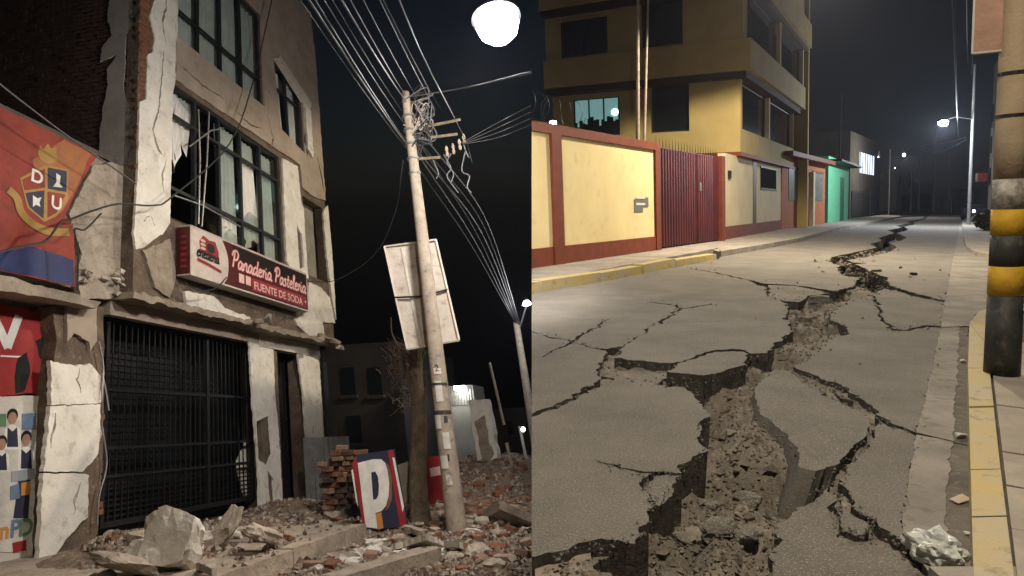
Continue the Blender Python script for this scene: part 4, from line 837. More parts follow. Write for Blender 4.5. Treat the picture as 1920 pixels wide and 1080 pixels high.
# windows -------------------------------------------------
def window(rc, cols, rows, missing, label, o=-.14):
    wn = obj('window', MB().box(F, rc[0], rc[2], rc[1], rc[1] + .06, o - .05, o + .05), frame_m, B)
    bar = lambda a0, a1, c0, c1: obj('frame_bar', MB().box(F, a0, a1, c0, c1, o - .045, o + .045), frame_m, wn)
    bar(rc[0], rc[2], rc[3] - .06, rc[3])
    for i in range(cols + 1):
        x = rc[0] + (rc[2] - rc[0]) * i / cols; bar(max(rc[0], x - .035), min(rc[2], x + .035), rc[1] + .06, rc[3] - .06)
    for c in rows[1:-1]: obj('transom', MB().box(F, rc[0] + .04, rc[2] - .04, c - .035, c + .035, o - .05, o + .05), frame_m, wn)
    for i in range(cols):
        for j in range(len(rows) - 1):
            x0, x1 = rc[0] + (rc[2] - rc[0]) * i / cols + .035, rc[0] + (rc[2] - rc[0]) * (i + 1) / cols - .035; y0, y1 = rows[j] + .035, rows[j + 1] - .035
            if (i, j) in missing:
                if missing[(i, j)]: obj('broken_pane', MB().plate([rough(missing[(i, j)](x0, y0, x1, y1), .1, .02, 9)], F, o - .006, o + .006, back=True), glass, wn)
            else: obj('pane', MB().box(F, x0, x1, y0, y1, o - .005, o + .005), glass, wn)
    return wn
tri1 = lambda x0, y0, x1, y1: [(x0, y1), (x1, y1), (x1, y0 + .3), (x0 + .5, y1 - .3)]
tri2 = lambda x0, y0, x1, y1: [(x0, y0), (x1, y0), (x1, y0 + .25), (x0 + .3, y0 + .35)]
win2 = window(W2, 5, [5.75, 6.45, 8.1, 8.8], {(0, 1): None, (1, 1): None, (0, 2): tri1, (0, 0): None, (2, 0): tri2, (3, 1): tri2}, '')
win3 = window(W3, 4, [10.02, 10.8, 12.9], {}, '')
w4 = obj('window', MB().plate([W4, [(14.97, 9.8), (16.13, 9.6), (16.17, 11.72), (14.76, 11.77)]], F, -.2, -.1), frame_m, B)
obj('frame_bar', MB().hexa([F(15.5, 9.7, -.18), F(15.57, 9.7, -.18), F(15.57, 9.7, -.11), F(15.5, 9.7, -.11), F(15.42, 11.75, -.18), F(15.49, 11.75, -.18), F(15.49, 11.75, -.11), F(15.42, 11.75, -.11)]), frame_m, w4)
obj('transom', MB().box(F, 14.86, 16.15, 11.0, 11.06, -.18, -.11), frame_m, w4)
obj('pane', MB().plate([[(14.97, 9.8), (16.13, 9.6), (16.17, 11.72), (14.76, 11.77)]], F, -.155, -.145), glass, w4)
obj('broken_lintel', MB().hexa([F(14.75, 11.85, -.05), F(16.5, 11.1, -.05), F(16.5, 11.1, .12), F(14.75, 11.85, .12), F(14.85, 12.0, -.05), F(16.6, 11.35, -.05), F(16.6, 11.35, .12), F(14.85, 12.0, .12)]), plaster, B)
obj('loose_jamb', MB().plate([rough([(16.28, 9.7), (16.6, 9.5), (16.62, 11.1), (16.3, 11.2)], .1, .04, 5)], F, 0.002, .07), plaster_w, B)
def drape(parent, a0, a1, c0, c1, seed, o=-.27, amp=.045, slant=0.0, fray=.0):
    n, m = 44, 7; mb = MB(); r = random.Random(seed); ph = r.uniform(0, 6); fq = 2 * pi * (a1 - a0) / .16
    for j in range(m + 1):
        t = j / m
        for i in range(n + 1):
            s_ = i / n; a = a0 + (a1 - a0) * s_ + slant * t + .03 * sin(ph + 3 * t + 5 * s_); low = fray * (.5 + .5 * sin(s_ * 9 + ph)) * t
            mb.v.append(F(a, c1 + (c0 - c1) * t + low, o + amp * sin(fq * s_ + ph + .8 * sin(2 * t + s_ * 3)) * (.6 + .5 * t)))
    mb.f = [(j * (n + 1) + i, j * (n + 1) + i + 1, (j + 1) * (n + 1) + i + 1, (j + 1) * (n + 1) + i) for j in range(m) for i in range(n)]; mb.mi = [0] * len(mb.f)
    obj('curtain', mb, curtain, parent, smooth=True)
for i, q in enumerate([(10.62, 11.05, 6.9, 8.75, .1, .5), (11.0, 11.5, 7.2, 8.75, -.2, .6), (12.35, 13.05, 5.85, 8.7, 0, 0), (13.15, 13.9, 5.95, 8.7, .15, .3), (14.0, 14.75, 5.8, 8.7, 0, 0)]): drape(win2, q[0], q[1], q[2], q[3], i, slant=q[4], fray=q[5])
for i, q in enumerate([(10.72, 11.52), (11.58, 12.35), (12.42, 13.2), (13.28, 14.06)]): drape(win3, q[0], q[1], 10.06, 12.85, 10 + i)
drape(w4, 14.95, 15.4, 9.8, 11.7, 20); drape(w4, 15.75, 16.1, 9.7, 11.7, 21)
for k, pts in enumerate(([(372, 205), (375, 300), (372, 420)], [(392, 210), (388, 300), (378, 425)], [(325, 366), (380, 385), (450, 425)], [(355, 275), (395, 245), (420, 240)])):
    obj('bent_frame_strip', MB().tube([S(*SI(x, y, 1, BU - .05)) for x, y in pts], .018, 5), metal_g, B)
# bakery sign ---------------------------------------------
SB = 7.66; FS = lambda a, c, o: S(a, SB - o, c)
sa0, sa1, sc0, sc1 = 10.72, 15.28, 4.63, 5.62
sg = thing('bakery_sign', S(13, 7.8, 4.6), 'long boxed bakery sign in maroon and cream lettered Panaderia Pasteleria', 'sign')
obj('box', MB().box(FS, sa0, sa1, sc0, sc1, -.29, 0), sgn_wht, sg)
obj('end_panel', MB().box(lambda b, c, o: S(sa0 - o, b, c), SB + .01, SB + .28, sc0 + .02, sc1 - .02, 0, .01), sgn_mar, sg)
mb = MB()
for k in range(6): mb.box(lambda b, c, o: S(sa0 - o, b, c), SB + .08, SB + .2, sc0 + .14 + k * .12, sc0 + .2 + k * .12, .01, .014)
for k in range(6): obj('end_mark', MB().box(lambda b, c, o: S(sa0 - o, b, c), SB + .08, SB + .2, sc0 + .14 + k * .12, sc0 + .2 + k * .12, .01, .014), sgn_red, sg)
ax = onb([(425, 480)], SB)[0][0]
edge = [(ax - .1 - .0, sc0 + .03), (ax + .02, sc0 + .2), (ax + .06, sc0 + .45), (ax + .02, sc0 + .7), (ax - .14, sc1 - .03)]
pm = obj('red_panel', MB().plate([[(p.x, p.y) for p in crom(edge, 5)] + [(sa1 - .03, sc1 - .03), (sa1 - .03, sc0 + .03)]], FS, 0, .006), sgn_mar, sg)
obj('black_panel', MB().plate([[(ax + .16, sc1 - .05), (sa1 - .04, sc1 - .05), (sa1 - .04, sc0 + .5), (ax + .5, sc0 + .62)]], FS, .006, .009), sgn_blk, sg)
GL = {'P': (1.35, [[(.35, 0), (.5, 1), (.6, 1.9)], [(.1, 1.4), (.3, 1.95), (.9, 2.15), (1.3, 1.75), (1.1, 1.1), (.55, .95)]]),
 'a': (1.1, [[(.85, .85), (.5, 1), (.15, .6), (.2, .1), (.5, .05), (.8, .5), (.9, .95)], [(.9, .95), (.85, .2), (1, 0), (1.2, .15)]]), 'n': (1.05, [[(.1, .9), (.15, 0)], [(.15, .5), (.4, .9), (.7, .95), (.75, .5), (.78, .1), (.9, 0), (1.1, .15)]]),
 'd': (1.15, [[(.85, .85), (.5, 1), (.15, .6), (.2, .1), (.5, .05), (.8, .5)], [(1.02, 1.9), (.88, .2), (1, 0), (1.2, .15)]]), 'e': (.9, [[(.15, .5), (.6, .6), (.75, .85), (.5, 1), (.2, .7), (.2, .2), (.5, 0), (.9, .2)]]),
 'r': (.75, [[(.1, .8), (.3, .95), (.25, 0)], [(.27, .5), (.5, .95), (.75, .9)]]), 'i': (.5, [[(.15, .9), (.15, .15), (.3, 0), (.5, .15)], [(.17, 1.3), (.19, 1.42)]]), 's': (.8, [[(.65, .85), (.4, 1), (.2, .8), (.55, .45), (.5, .1), (.2, 0), (0, .15)]]),
 't': (.65, [[(.35, 1.6), (.25, .2), (.4, 0), (.6, .15)], [(.05, 1.0), (.65, 1.05)]]), 'l': (.55, [[(.1, .2), (.45, 1.5), (.4, 1.95), (.2, 1.7), (.2, .2), (.35, 0), (.55, .15)]])}
u0 = ax + .12; unit = (sa1 - .1 - u0) / 18.3; u = u0
for word in ('Panaderia', 'Pasteleria'):
    for ch in word:
        adv, sts = GL[ch]; mb = MB(); mh = MB()
        for k_, st in enumerate(sts):
            pts = [(u + (p.x + .15 * p.y) * unit, sc0 + .45 + p.y * unit * 1.02) for p in crom(st, 5)]
            stroke(mb, pts, FS, .018 + .0006 * k_, .27 * unit); stroke(mh, pts, FS, .013 + .0006 * k_, .5 * unit)
        L_ = obj('letter', mb, sgn_pink, sg); obj('letter_outline', mh, sgn_red, L_); u += adv * unit
    u += .6 * unit
u = onb([(476, 560)], SB)[0][0]
tw_ = (sa1 - .3 - u); mb = text('FUENTE DE SODA', FS, u, sc0 + .13, .25, .014, bold=.004)
cu_w = max((BI @ (p - ORG)).x for p in mb.v) - u; mb = text('FUENTE DE SODA', FS, u, sc0 + .12, .25, .014, sx=tw_ / cu_w, bold=.004)
obj('lettering', mb, sgn_pink, sg)
obj('lettering_band', MB().box(FS, u - .06, sa1 - .1, sc0 + .08, sc0 + .36, .006, .008), sgn_red, sg)
for k in range(2): obj('small_label', MB().box(FS, u - .55 + k * .25, u - .36 + k * .25, sc0 + .16, sc0 + .36, .006, .011), sgn_pink, sg)
obj('small_star', MB().plate([disc(sa1 - .15, sc0 + .22, .035)], FS, .006, .016), sgn_pink, sg)
lc = (onb([(392, 470)], SB)[0][0], sc0 + .55)
lg = obj('logo', MB().plate([[(lc[0] - .28, lc[1] - .02), (lc[0] - .3, lc[1] + .2), (lc[0] - .18, lc[1] + .34), (lc[0], lc[1] + .28), (lc[0] + .2, lc[1] + .3), (lc[0] + .3, lc[1] + .1), (lc[0] + .32, lc[1] - .1)]], FS, 0, .006), sgn_red, sg)
obj('logo_hair', MB().plate([disc(lc[0] + .05, lc[1] + .12, .13, .1)], FS, .006, .01), sgn_blk, lg)
for k in range(3): obj('logo_bread', MB().plate([disc(lc[0] - .2, lc[1] + .06 + k * .08, .08, .03)], FS, .006, .012), sgn_wht, lg)
mb = MB(); uu = lc[0] - .4
for ch in 'eneaena':
    for k_, st in enumerate(GL[ch][1]): stroke(mb, [(uu + (p.x + .2 * p.y) * .1, lc[1] - .14 + p.y * .13 - .03 * (uu - lc[0])) for p in crom(st, 4)], FS, .014 + .0004 * k_, .034)
    uu += GL[ch][0] * .1
obj('logo_script', mb, sgn_blk, lg)
mb = MB(); stroke(mb, [(p.x, p.y) for p in crom([(lc[0] - .38, lc[1] - .2), (lc[0], lc[1] - .24), (lc[0] + .38, lc[1] - .3)], 5)], FS, .012, .06); obj('logo_ribbon', mb, sgn_red, lg)
for k, (x0, x1) in enumerate(((sa0, sa1),)):
    for c_ in (sc0 - .012, sc1): obj('trim', MB().box(FS, sa0 - .01, sa1 + .01, c_, c_ + .014, -.29, .012), paper, sg)
# black security gate ------------------------------------
gt = thing('security_gate', S(11.9, BG, .25), 'black barred security gate closing the wide shop opening', 'gate')
FB = lambda a, c, o: S(a, BG - o, c)
g0, g1, gb, gtop = 9.72, 14.06, .3, 3.72
obj('shutter', MB().box(FB, g0 - .3, g1 + .3, -.2, 3.9, -.62, -.5), pmat('shutter_dark', (.01, .01, .011), (.007, .007, .008), 3, .6, .2, 20), gt)
for k in range(30): obj('shutter_slat', MB().box(FB, g0 - .3, g1 + .3, .1 + k * .12, .16 + k * .12, -.498, -.47), gate_blk, gt)
for (a0, a1, c0, c1) in ((g0, g1, gb, gb + .09), (g0, g1, gtop - .07, gtop), (g0, g0 + .07, gb + .09, gtop - .07), (g1 - .07, g1, gb + .09, gtop - .07), (12.42, 12.5, gb + .09, gtop - .07)): obj('gate_frame', MB().box(FB, a0, a1, c0, c1, -.04, .04), gate_blk, gt)
for c_ in (1.05, 1.5, 2.45): obj('rail', MB().box(FB, g0 + .075, g1 - .075, c_, c_ + .05, -.015, .03), gate_blk, gt)
nbars = 28
for k in range(nbars):
    a = g0 + .2 + (g1 - g0 - .4) * k / (nbars - 1); obj('bar', MB().box(FB, a - .011, a + .011, gb + .09, gtop - .07, -.022, -.016 + .012), gate_blk, gt)
for k in range(8): obj('lower_slat', MB().box(FB, g0 + .08, g1 - .08, gb + .14 + k * .085, gb + .165 + k * .085, -.05, -.03), gate_blk, gt)
pl = onb([(440, 870), (462, 820), (470, 925), (455, 930)], BG + .2); obj('leaning_board', MB().plate([pl], lambda a, c, o: S(a, BG + .2 - o, c), 0, .02), plaster_w, gt)

# ================================================================== neighbouring house with the banners
NB = 8.3; FN = lambda a, c, o: S(a, NB - o, c)
N_ = thing('neighbour_house', S(8, 8.5, 0), 'low damaged house with banners left of the bakery building', 'house')
obj('upper_wall', MB().box(FN, 5, 9.6, 4.05, 6.55, -.4, -.1), rough_c, N_)
obj('lower_wall', MB().box(FN, 5, 8.3, -.3, 3.8, -.4, -.14), rough_c, N_)
obj('roof_slab', MB().box(FN, 5, 9.6, 6.55, 6.64, -1.2, -.02), mortar, N_)
obj('broken_render', MB().plate([rough(onb([(168, 312), (205, 305), (255, 322), (258, 352), (262, 400), (240, 420), (236, 480), (246, 520), (232, 545), (205, 560), (150, 562), (142, 540), (146, 470), (130, 430), (126, 400), (150, 350)], NB), .06, .04, 6), rough(onb([(236, 412), (248, 408), (250, 460), (238, 470)], NB), .05, .02, 6)], FN, -.1, .05), debris, N_)
for k in range(14): q = onb([(150 + random.uniform(0, 95), 530 + random.uniform(-25, 30))], NB - .1)[0]; inst('broken_edge', chunk(300 + k, .1, .08, .06, 12, debris_w if k % 3 == 0 else debris, 'broken_edge'), S(q[0], NB - .1, q[1]), ROT, parent=N_)
obj('canopy', MB().plate([rough(onb([(-160, 470), (0, 515), (100, 540), (190, 566), (180, 578), (100, 560), (0, 545), (-160, 510)], 7.75), .1, .03, 5)], lambda a, c, o: S(a, 7.75 - o, c), -.55, 0, back=True), rough_c, N_)
# red banner with a crest
bn = thing('banner', S(8, 8.25, 4.1), 'torn red and orange banner with a crest and letters D U', 'banner')
FBn = lambda a, c, o: S(a, NB - .06 - o, c)
bo = onb([(-140, 120), (6, 203), (182, 290), (150, 345), (136, 372), (122, 402), (138, 428), (140, 538), (0, 508), (-140, 478)], NB - .06)
obj('cloth', MB().plate([rough(bo, .08, .012, 5)], FBn, 0, .006), ban_red, bn)
obj('orange_field', MB().plate([rough(onb([(60, 300), (120, 262), (170, 290), (146, 345), (128, 375), (112, 400), (80, 400)], NB - .06), .1, .03)], FBn, .007, .009), ban_org, bn)
obj('blue_field', MB().plate([rough(onb([(-140, 445), (0, 472), (60, 462), (136, 488), (139, 536), (0, 506), (-140, 476)], NB - .06), .1, .02)], FBn, .007, .01), ban_blue, bn)
pb = lambda pts: onb(pts, NB - .06)
obj('shield_rim', MB().plate([pb([(36, 334), (85, 310), (128, 318), (126, 375), (105, 405), (82, 416), (50, 390)])], FBn, .009, .012), gold, bn)
obj('shield_field', MB().plate([pb([(40, 337), (83, 316), (83, 352), (45, 357)])], FBn, .012, .015), ban_red, bn)
obj('shield_field', MB().plate([pb([(88, 314), (124, 321), (123, 360), (88, 354)])], FBn, .012, .015), navy, bn)
obj('shield_field', MB().plate([pb([(46, 362), (82, 357), (80, 410), (54, 388)])], FBn, .012, .015), navy, bn)
obj('shield_field', MB().plate([pb([(88, 359), (122, 365), (104, 400), (88, 408)])], FBn, .012, .015), ban_red, bn)
for nm, pts in (('emblem', [(104, 325), (112, 330), (110, 345), (116, 352), (98, 350), (104, 342)]), ('emblem', [(60, 366), (68, 372), (76, 370), (72, 380), (74, 388), (66, 384), (60, 388), (60, 376)])): obj(nm, MB().plate([pb(pts)], FBn, .015, .018), white, bn)
obj('crown', MB().plate([pb([(70, 287), (74, 272), (80, 280), (88, 268), (95, 280), (104, 276), (106, 304), (88, 308), (74, 300)])], FBn, .009, .013), gold, bn)
for ch, (x, y) in (('D', (55, 338)), ('U', (93, 388))): q = pb([(x, y)])[0]; obj('letter', text(ch, FBn, q[0], q[1], .3, .018, bold=.006), white, bn)
mb = MB(); stroke(mb, [(p.x, p.y) for p in crom(pb([(14, 356), (30, 372), (38, 398), (60, 420), (90, 434), (128, 436)]), 5)], FBn, .02, .13); obj('ribbon', mb, gold, bn)
# red poster with V
b2 = thing('banner', S(7.6, 8.3, 2.4), 'red torn banner with a white letter V under the canopy', 'banner')
FV = lambda a, c, o: S(a, NB + .02 - o, c); pv_ = lambda pts: onb(pts, NB + .02)
obj('cloth', MB().plate([rough(pv_([(-120, 555), (0, 570), (104, 592), (96, 650), (84, 742), (60, 738), (0, 742), (-120, 742)]), .08, .015)], FV, 0, .01), red_b, b2)
mb = MB(); q = pv_([(-2, 645), (14, 655), (34, 592)]); stroke(mb, [pv_([(-14, 592)])[0], pv_([(14, 652)])[0]], FV, .014, .13); stroke(mb, [pv_([(12, 652)])[0], pv_([(34, 592)])[0]], FV, .015, .13); obj('letter', mb, white, b2)
obj('white_rule', MB().plate([pv_([(0, 666), (44, 668), (44, 671), (0, 669)])], FV, .01, .014), white, b2)
obj('burn_hole', MB().plate([rough(pv_([(32, 670), (50, 660), (56, 700), (44, 736), (28, 738), (26, 700)]), .05, .03)], FV, .011, .015), dark, b2)
obj('burn_hole', MB().plate([rough(pv_([(66, 640), (80, 630), (88, 660), (74, 672)]), .05, .03)], FV, .011, .015), dark, b2)
# school poster with figures
p_ = thing('poster', S(7.6, 8.3, .4), 'white school poster with printed pupils in dark vests', 'poster')
FP = lambda a, c, o: S(a, NB - .02 - o, c); pp_ = lambda pts: onb(pts, NB - .02)
obj('lining_wall', MB().plate([rough(pp_([(-120, 744), (92, 742), (84, 890), (76, 1090), (-120, 1090)]), .1, .015)], FP, -.13, -.004), plaster, N_)
obj('sheet', MB().plate([pp_([(-100, 772), (68, 772), (66, 900), (50, 1036), (-100, 1034)])], FP, 0, .006), paper, p_)
def pupil(x, y, s_):
    g_ = obj('figure', MB().plate([pp_([(x - 14 * s_, y + 22 * s_), (x - 4 * s_, y + 13 * s_), (x + 4 * s_, y + 13 * s_), (x + 15 * s_, y + 22 * s_), (x + 17 * s_, y + 60 * s_), (x - 16 * s_, y + 60 * s_)])], FP, .006, .009), white, p_)
    obj('vest', MB().plate([pp_([(x - 9 * s_, y + 18 * s_), (x, y + 26 * s_), (x + 9 * s_, y + 18 * s_), (x + 11 * s_, y + 55 * s_), (x - 10 * s_, y + 55 * s_)])], FP, .009, .011), navy, g_)
    c_ = pp_([(x, y)])[0]; k = .088 * s_
    obj('hair', MB().plate([disc(c_[0], c_[1] + k * .35, k * .95, k * 1.05)], FP, .009, .011), dark, g_); obj('face', MB().plate([disc(c_[0], c_[1] - k * .1, k * .75, k * .95)], FP, .011, .013), skin, g_)
pupil(22, 783, 1.0); pupil(48, 824, 1.0); pupil(2, 832, .9)
obj('trousers', MB().plate([pp_([(36, 885), (58, 880), (52, 972), (24, 972)])], FP, .006, .009), navy, p_)
for pts, m_ in (([(20, 884), (64, 878), (64, 898), (20, 904)], printgrey), ([(18, 912), (34, 906), (36, 934), (18, 938)], tealb), ([(38, 906), (56, 902), (56, 926), (38, 930)], orange), ([(40, 776), (66, 774), (66, 806), (40, 806)], tealb), ([(-2, 776), (10, 776), (10, 800), (-2, 800)], greenp)): obj('print', MB().plate([pp_(pts)], FP, .006, .014), m_, p_)
q = pp_([(-4, 1012)])[0]; obj('lettering', text('n', FP, q[0], q[1], .3, .012, bold=.01), orange, p_)
q = pp_([(16, 1008)])[0]; obj('lettering', text('P', FP, q[0], q[1], .3, .012, bold=.01), tealb, p_)
q = pp_([(32, 1006)])[0]; obj('lettering', text('D', FP, q[0], q[1], .3, .012, bold=.01), greenp, p_)
obj('print', MB().plate([pp_([(22, 1018), (48, 1012), (48, 1032), (24, 1036)])], FP, .006, .012), red_b, p_)

# ================================================================== leaning utility pole, its board and cables
PB = SG(858, 1003, 0); pa, pbb = PB.x, PB.y
up_ = thing('utility_pole', S(pa, pbb, 0), 'tall leaning concrete utility pole with peeling stickers and wires', 'pole')
n = 30; H_ = 7.95
obj('shaft', MB().tube([S(pa, pbb, -.2 + (H_ + .2) * k / n) for k in range(n + 1)], [.165 - .011 * H_ * k / n for k in range(n + 1)], 20), pole_l, up_, smooth=True)
def rp(c): return .165 - .011 * c
FPo = lambda th, c, o: S(pa - (rp(c) + o) * cos(th), pbb - (rp(c) + o) * sin(th), c)
for i, (th, c, wd, h, m_) in enumerate([(.1, 2.05, .8, .34, paper), (-.5, 1.62, .9, .22, paper), (.3, 1.3, .7, .26, paper), (-.2, 1.0, .8, .2, paper), (.2, 2.5, .9, .1, sgn_wht), (0.1, .75, .6, .2, pole_peel), (.0, 1.85, 2.6, .06, black_p), (.0, 2.32, 2.6, .04, black_p), (.5, 1.72, .4, .1, black_p), (.3, 1.12, .2, .1, black_p)]):
    k = 8; mb = MB()
    for j in range(k):
        t0, t1 = th - wd / 2 + wd * j / k, th - wd / 2 + wd * (j + 1) / k; mb.add([FPo(t0, c, .006 + .0005 * i), FPo(t1, c, .006 + .0005 * i), FPo(t1, c + h, .006 + .0005 * i), FPo(t0, c + h, .006 + .0005 * i)], [(0, 1, 2, 3)])
    obj('sticker' if m_ is not black_p else 'painted_band', mb, m_, up_)
obj('number', text('2', lambda u, v, d: FPo(-.1 + u / .15, v, .012), 0, 2.55, .16, 0), black_p, up_)
for k, c in enumerate((7.15, 6.95, 6.55)):
    q0 = S(pa, pbb + .12, c - .02); q1 = S(pa + .25, pbb - [.95, .85, .45][k], c + [.2, .1, .06][k]); t = (q1 - q0)
    obj('crossarm', MB().tube([q0, q1], .035, 4), bark, up_)
for k, (px, py) in enumerate([(838, 285), (850, 280), (862, 272), (870, 262)]):
    q = S(*SI(px, py, 0, pa + .1)); obj('insulator', MB().tube([q - .1 * EU, q - .04 * EU, q, q + .05 * EU, q + .12 * EU], [.02, .035, .02, .035, .015], 8), rough_c, up_)
# dangling torn conductors under the crossarms
r = random.Random(8)
for k, pts in enumerate([[(832, 290), (845, 315), (838, 330), (852, 352), (860, 362)], [(846, 288), (838, 305), (850, 325), (846, 342)], [(872, 285), (866, 320), (880, 330), (876, 350), (884, 362)], [(868, 268), (876, 290), (880, 296)], [(812, 300), (822, 325), (818, 335)]]):
    obj('torn_conductor', MB().tube(crom([S(*SI(x, y, 0, pa + .1)) for x, y in pts], 5), .012, 5), wire_l, up_)
for k in range(16):                                                         # tangle of service cables at the head
    c0 = r.uniform(6.9, 7.9); pts = [S(pa + r.uniform(-.1, .1), pbb + r.uniform(-.1, .1), c0)]
    for j in range(4): pts.append(S(pa + r.uniform(-.15, .2), pbb - r.uniform(.05, .5), c0 + r.uniform(-.35, .35)))
    pts.append(S(pa + r.uniform(-.1, .1), pbb + r.uniform(-.12, .12), c0 - r.uniform(0, .8)))
    obj('cable_loop', MB().tube(crom(pts, 5), .011, 5), [wire_l, pole_l, wire_d][k % 3], up_)
for k in range(5): obj('pole_clamp', MB().tube([S(pa, pbb, 6.2 + k * .3), S(pa, pbb, 6.24 + k * .3)], rp(6.5) + .02, 14), metal_g, up_)
# cable bundle overhead
wg = 'overhead wires meeting at the leaning pole'
tops = [S(pa, pbb, 7.9), S(pa, pbb, 7.75), S(pa, pbb + .1, 7.55), S(pa + .05, pbb + .1, 7.3)]
def swire(p0, dep, end, sag, rr, m, lb):
    rr = rr * .5; sag = sag * .3
    A = at(p0[0], p0[1], dep); Bq = end; return wire([A, A.lerp(Bq, .35) - GN * sag * .9, A.lerp(Bq, .7) - GN * sag * .8, Bq], rr, m, lb, wg)
ords = ['first', 'second', 'third', 'fourth', 'fifth', 'sixth', 'seventh', 'eighth', 'ninth', 'tenth', 'eleventh', 'twelfth']
for k, (px, e, rr, m_) in enumerate([(545, S(pa, pbb + .1, 6.75), .01, wire_d), (563, S(pa, pbb + .1, 6.85), .022, wire_l), (575, S(pa, pbb + .1, 6.9), .016, wire_l), (592, tops[3], .01, wire_l), (608, tops[2], .008, wire_d), (625, tops[1], .02, wire_l), (643, tops[0], .012, wire_l), (668, S(pa + .1, pbb - .2, 7.85), .008, wire_l), (700, S(pa + .2, pbb - .5, 7.6), .008, wire_l), (706, S(pa + .2, pbb - .6, 7.6), .006, wire_d)]):
    swire((px, -25), 6.0, e, .12, rr, m_, ords[k] + ' overhead wire counted from the building to the leaning pole')
wire([at(738, -25, 6), at(800, 120, 8), S(*SI(872, 262, 0, pa + .1)), S(*SI(885, 305, 0, pa + 1))], .007, wire_l, 'lone wire crossing above the pole to its crossarm end', wg)
seam = lambda y, dep: at(995, y, dep)
wire([S(pa, pbb - .05, 7.85), S(*SI(870, 165, 0, 9.5)), seam(136, 6.5)], .012, wire_l, 'pale wire running right from the pole head under the lamp', wg)
for k in range(4): wire([S(*SI(862 + 3 * k, 270, 0, pa + .1)), S(*SI(930, 232 + 9 * k, 0, 10)), seam(198 + 12 * k, 7.5)], .006, wire_l, ['topmost', 'upper', 'lower', 'bottom'][k] + ' of four thin wires leaving the crossarm to the right', wg)
for k in range(6): wire([S(pa, pbb - .1 * (k % 3), 6.5 + .12 * k), S(*SI(890 + 5 * k, 470 - 10 * k, 0, 19)), S(*SI(966 + 2 * k, 606 + k, 0, 27))], .014, wire_l if k % 2 else wire_d, ords[k] + ' thin wire dropping from leaning pole to the far pole', wg)
wire([S(*SI(756, 300, 0, pa)), S(*SI(740, 400, 0, pa + 1)), S(*SI(700, 480, 0, 14)), S(*SI(630, 525, 0, 16)), S(*SI(578, 528, 1, BU - .05))], .012, wire_d, 'dark slack cable from pole to the bakery wall', wg)
wire([S(*SI(x, y, 1, 7.55)) for x, y in [(-20, 478), (40, 462), (85, 452), (100, 435), (115, 415), (135, 410), (175, 395), (225, 382), (290, 385), (325, 367), (430, 270), (475, 150), (514, -20)]], .016, wire_d, 'black cable drooping across the front of the damaged building', 'cables on the damaged building', n=5)
wire([S(*SI(x, y, 1, 7.6)) for x, y in [(-20, 138), (0, 158), (60, 205), (120, 250), (180, 292), (256, 345)]], .014, wire_l, 'pale cable above the red banner edge', 'cables on the damaged building', n=5)
wire([S(*SI(x, y, 1, 7.7)) for x, y in [(145, 545), (146, 470), (140, 430), (160, 430), (190, 400)]], .014, wire_d, 'dark cable hanging down at the torn banner edge', 'cables on the damaged building', n=5)
wire([S(*SI(x, y, 1, 7.55)) for x, y in [(345, 530), (375, 545), (405, 540), (425, 520)]], .012, wire_d, 'short black cable looping under the bakery sign', 'cables on the damaged building', n=5)
# board strapped to the pole, seen from behind
bd = thing('signboard', S(pa + .3, pbb + .1, 3), 'large pale rectangular board strapped to pole, seen from behind', 'sign')
FD = lambda u, v, o: S(pa + .3 - o, u, v)
bq = [(3.96, 4.94), (2.97, 4.98), (2.78, 3.1), (3.73, 3.0)]
obj('sheet', MB().plate([rough(bq, .12, .008, 3)], lambda u, v, o: S(pa + .3 - o + .02 * nv((u, v), 2.5, 3), u, v), -.02, 0, back=True), sheet, bd)
for i in range(4):
    p, q = V(bq[i]), V(bq[(i + 1) % 4]); obj('frame_bar', MB().tube([FD(*p, .03), FD(*q, .03)], .022, 4), sgn_wht if i % 2 else plaster, bd)
obj('strap', MB().tube([FD(3.86, 3.95, .04), FD(3.35, 3.93, .06), FD(2.87, 4.02, .04)], .018, 5), metal_d, bd)
obj('fold', MB().plate([[(3.62, 4.9), (3.66, 4.9), (3.5, 3.05), (3.45, 3.05)]], FD, .003, .02), plaster, bd)
# dead tree next to the pole
tb = SG(788, 980, .05); tr = thing('tree', S(tb.x, tb.y, 0), 'bare rough tree trunk with thin dead branches behind the pole', 'tree')
tp = [(790, 985), (786, 940), (784, 880), (786, 800), (783, 740), (780, 690), (783, 640)]
pts = crom([S(*SI(x, y, 0, tb.x)) for x, y in tp], 5); m = len(pts); mb = MB().tube(pts, [.2 - .09 * (i / m) ** .6 + .018 * nv((i, 3), .6) for i in range(m)], 12)
obj('trunk', mb, bark, tr)
for k, (pts, r0) in enumerate([([(780, 700), (765, 670), (748, 650), (735, 625), (733, 595)], .035), ([(782, 780), (772, 730), (760, 690), (755, 660)], .03), ([(784, 720), (790, 680), (800, 640)], .03), ([(776, 790), (764, 750), (758, 700)], .022), ([(785, 760), (798, 720), (796, 690)], .025), ([(752, 655), (740, 650), (732, 640)], .012), ([(781, 690), (772, 655), (780, 640)], .03)]):
    p_s = crom([S(*SI(x, y, 0, tb.x - .1 + .05 * k)) for x, y in pts], 5); obj('branch', MB().tube(p_s, [r0 * (1 - .75 * i / len(p_s)) for i in range(len(p_s))], 6), bark, tr)
mb = MB(); r = random.Random(31)
for i in range(260):
    q = S(tb.x + r.uniform(-.25, .25), tb.y + .05 + r.gauss(0, .14), 2.7 + r.gauss(0, .33)); t = V((r.uniform(-1, 1), r.uniform(-1, 1), r.uniform(-1, 1))) * .09; mb.tube([q - t, q + t * .1 + V((0, 0, .02)), q + t], .006, 3)
obj('twigs', mb, bark, tr, kind='stuff')

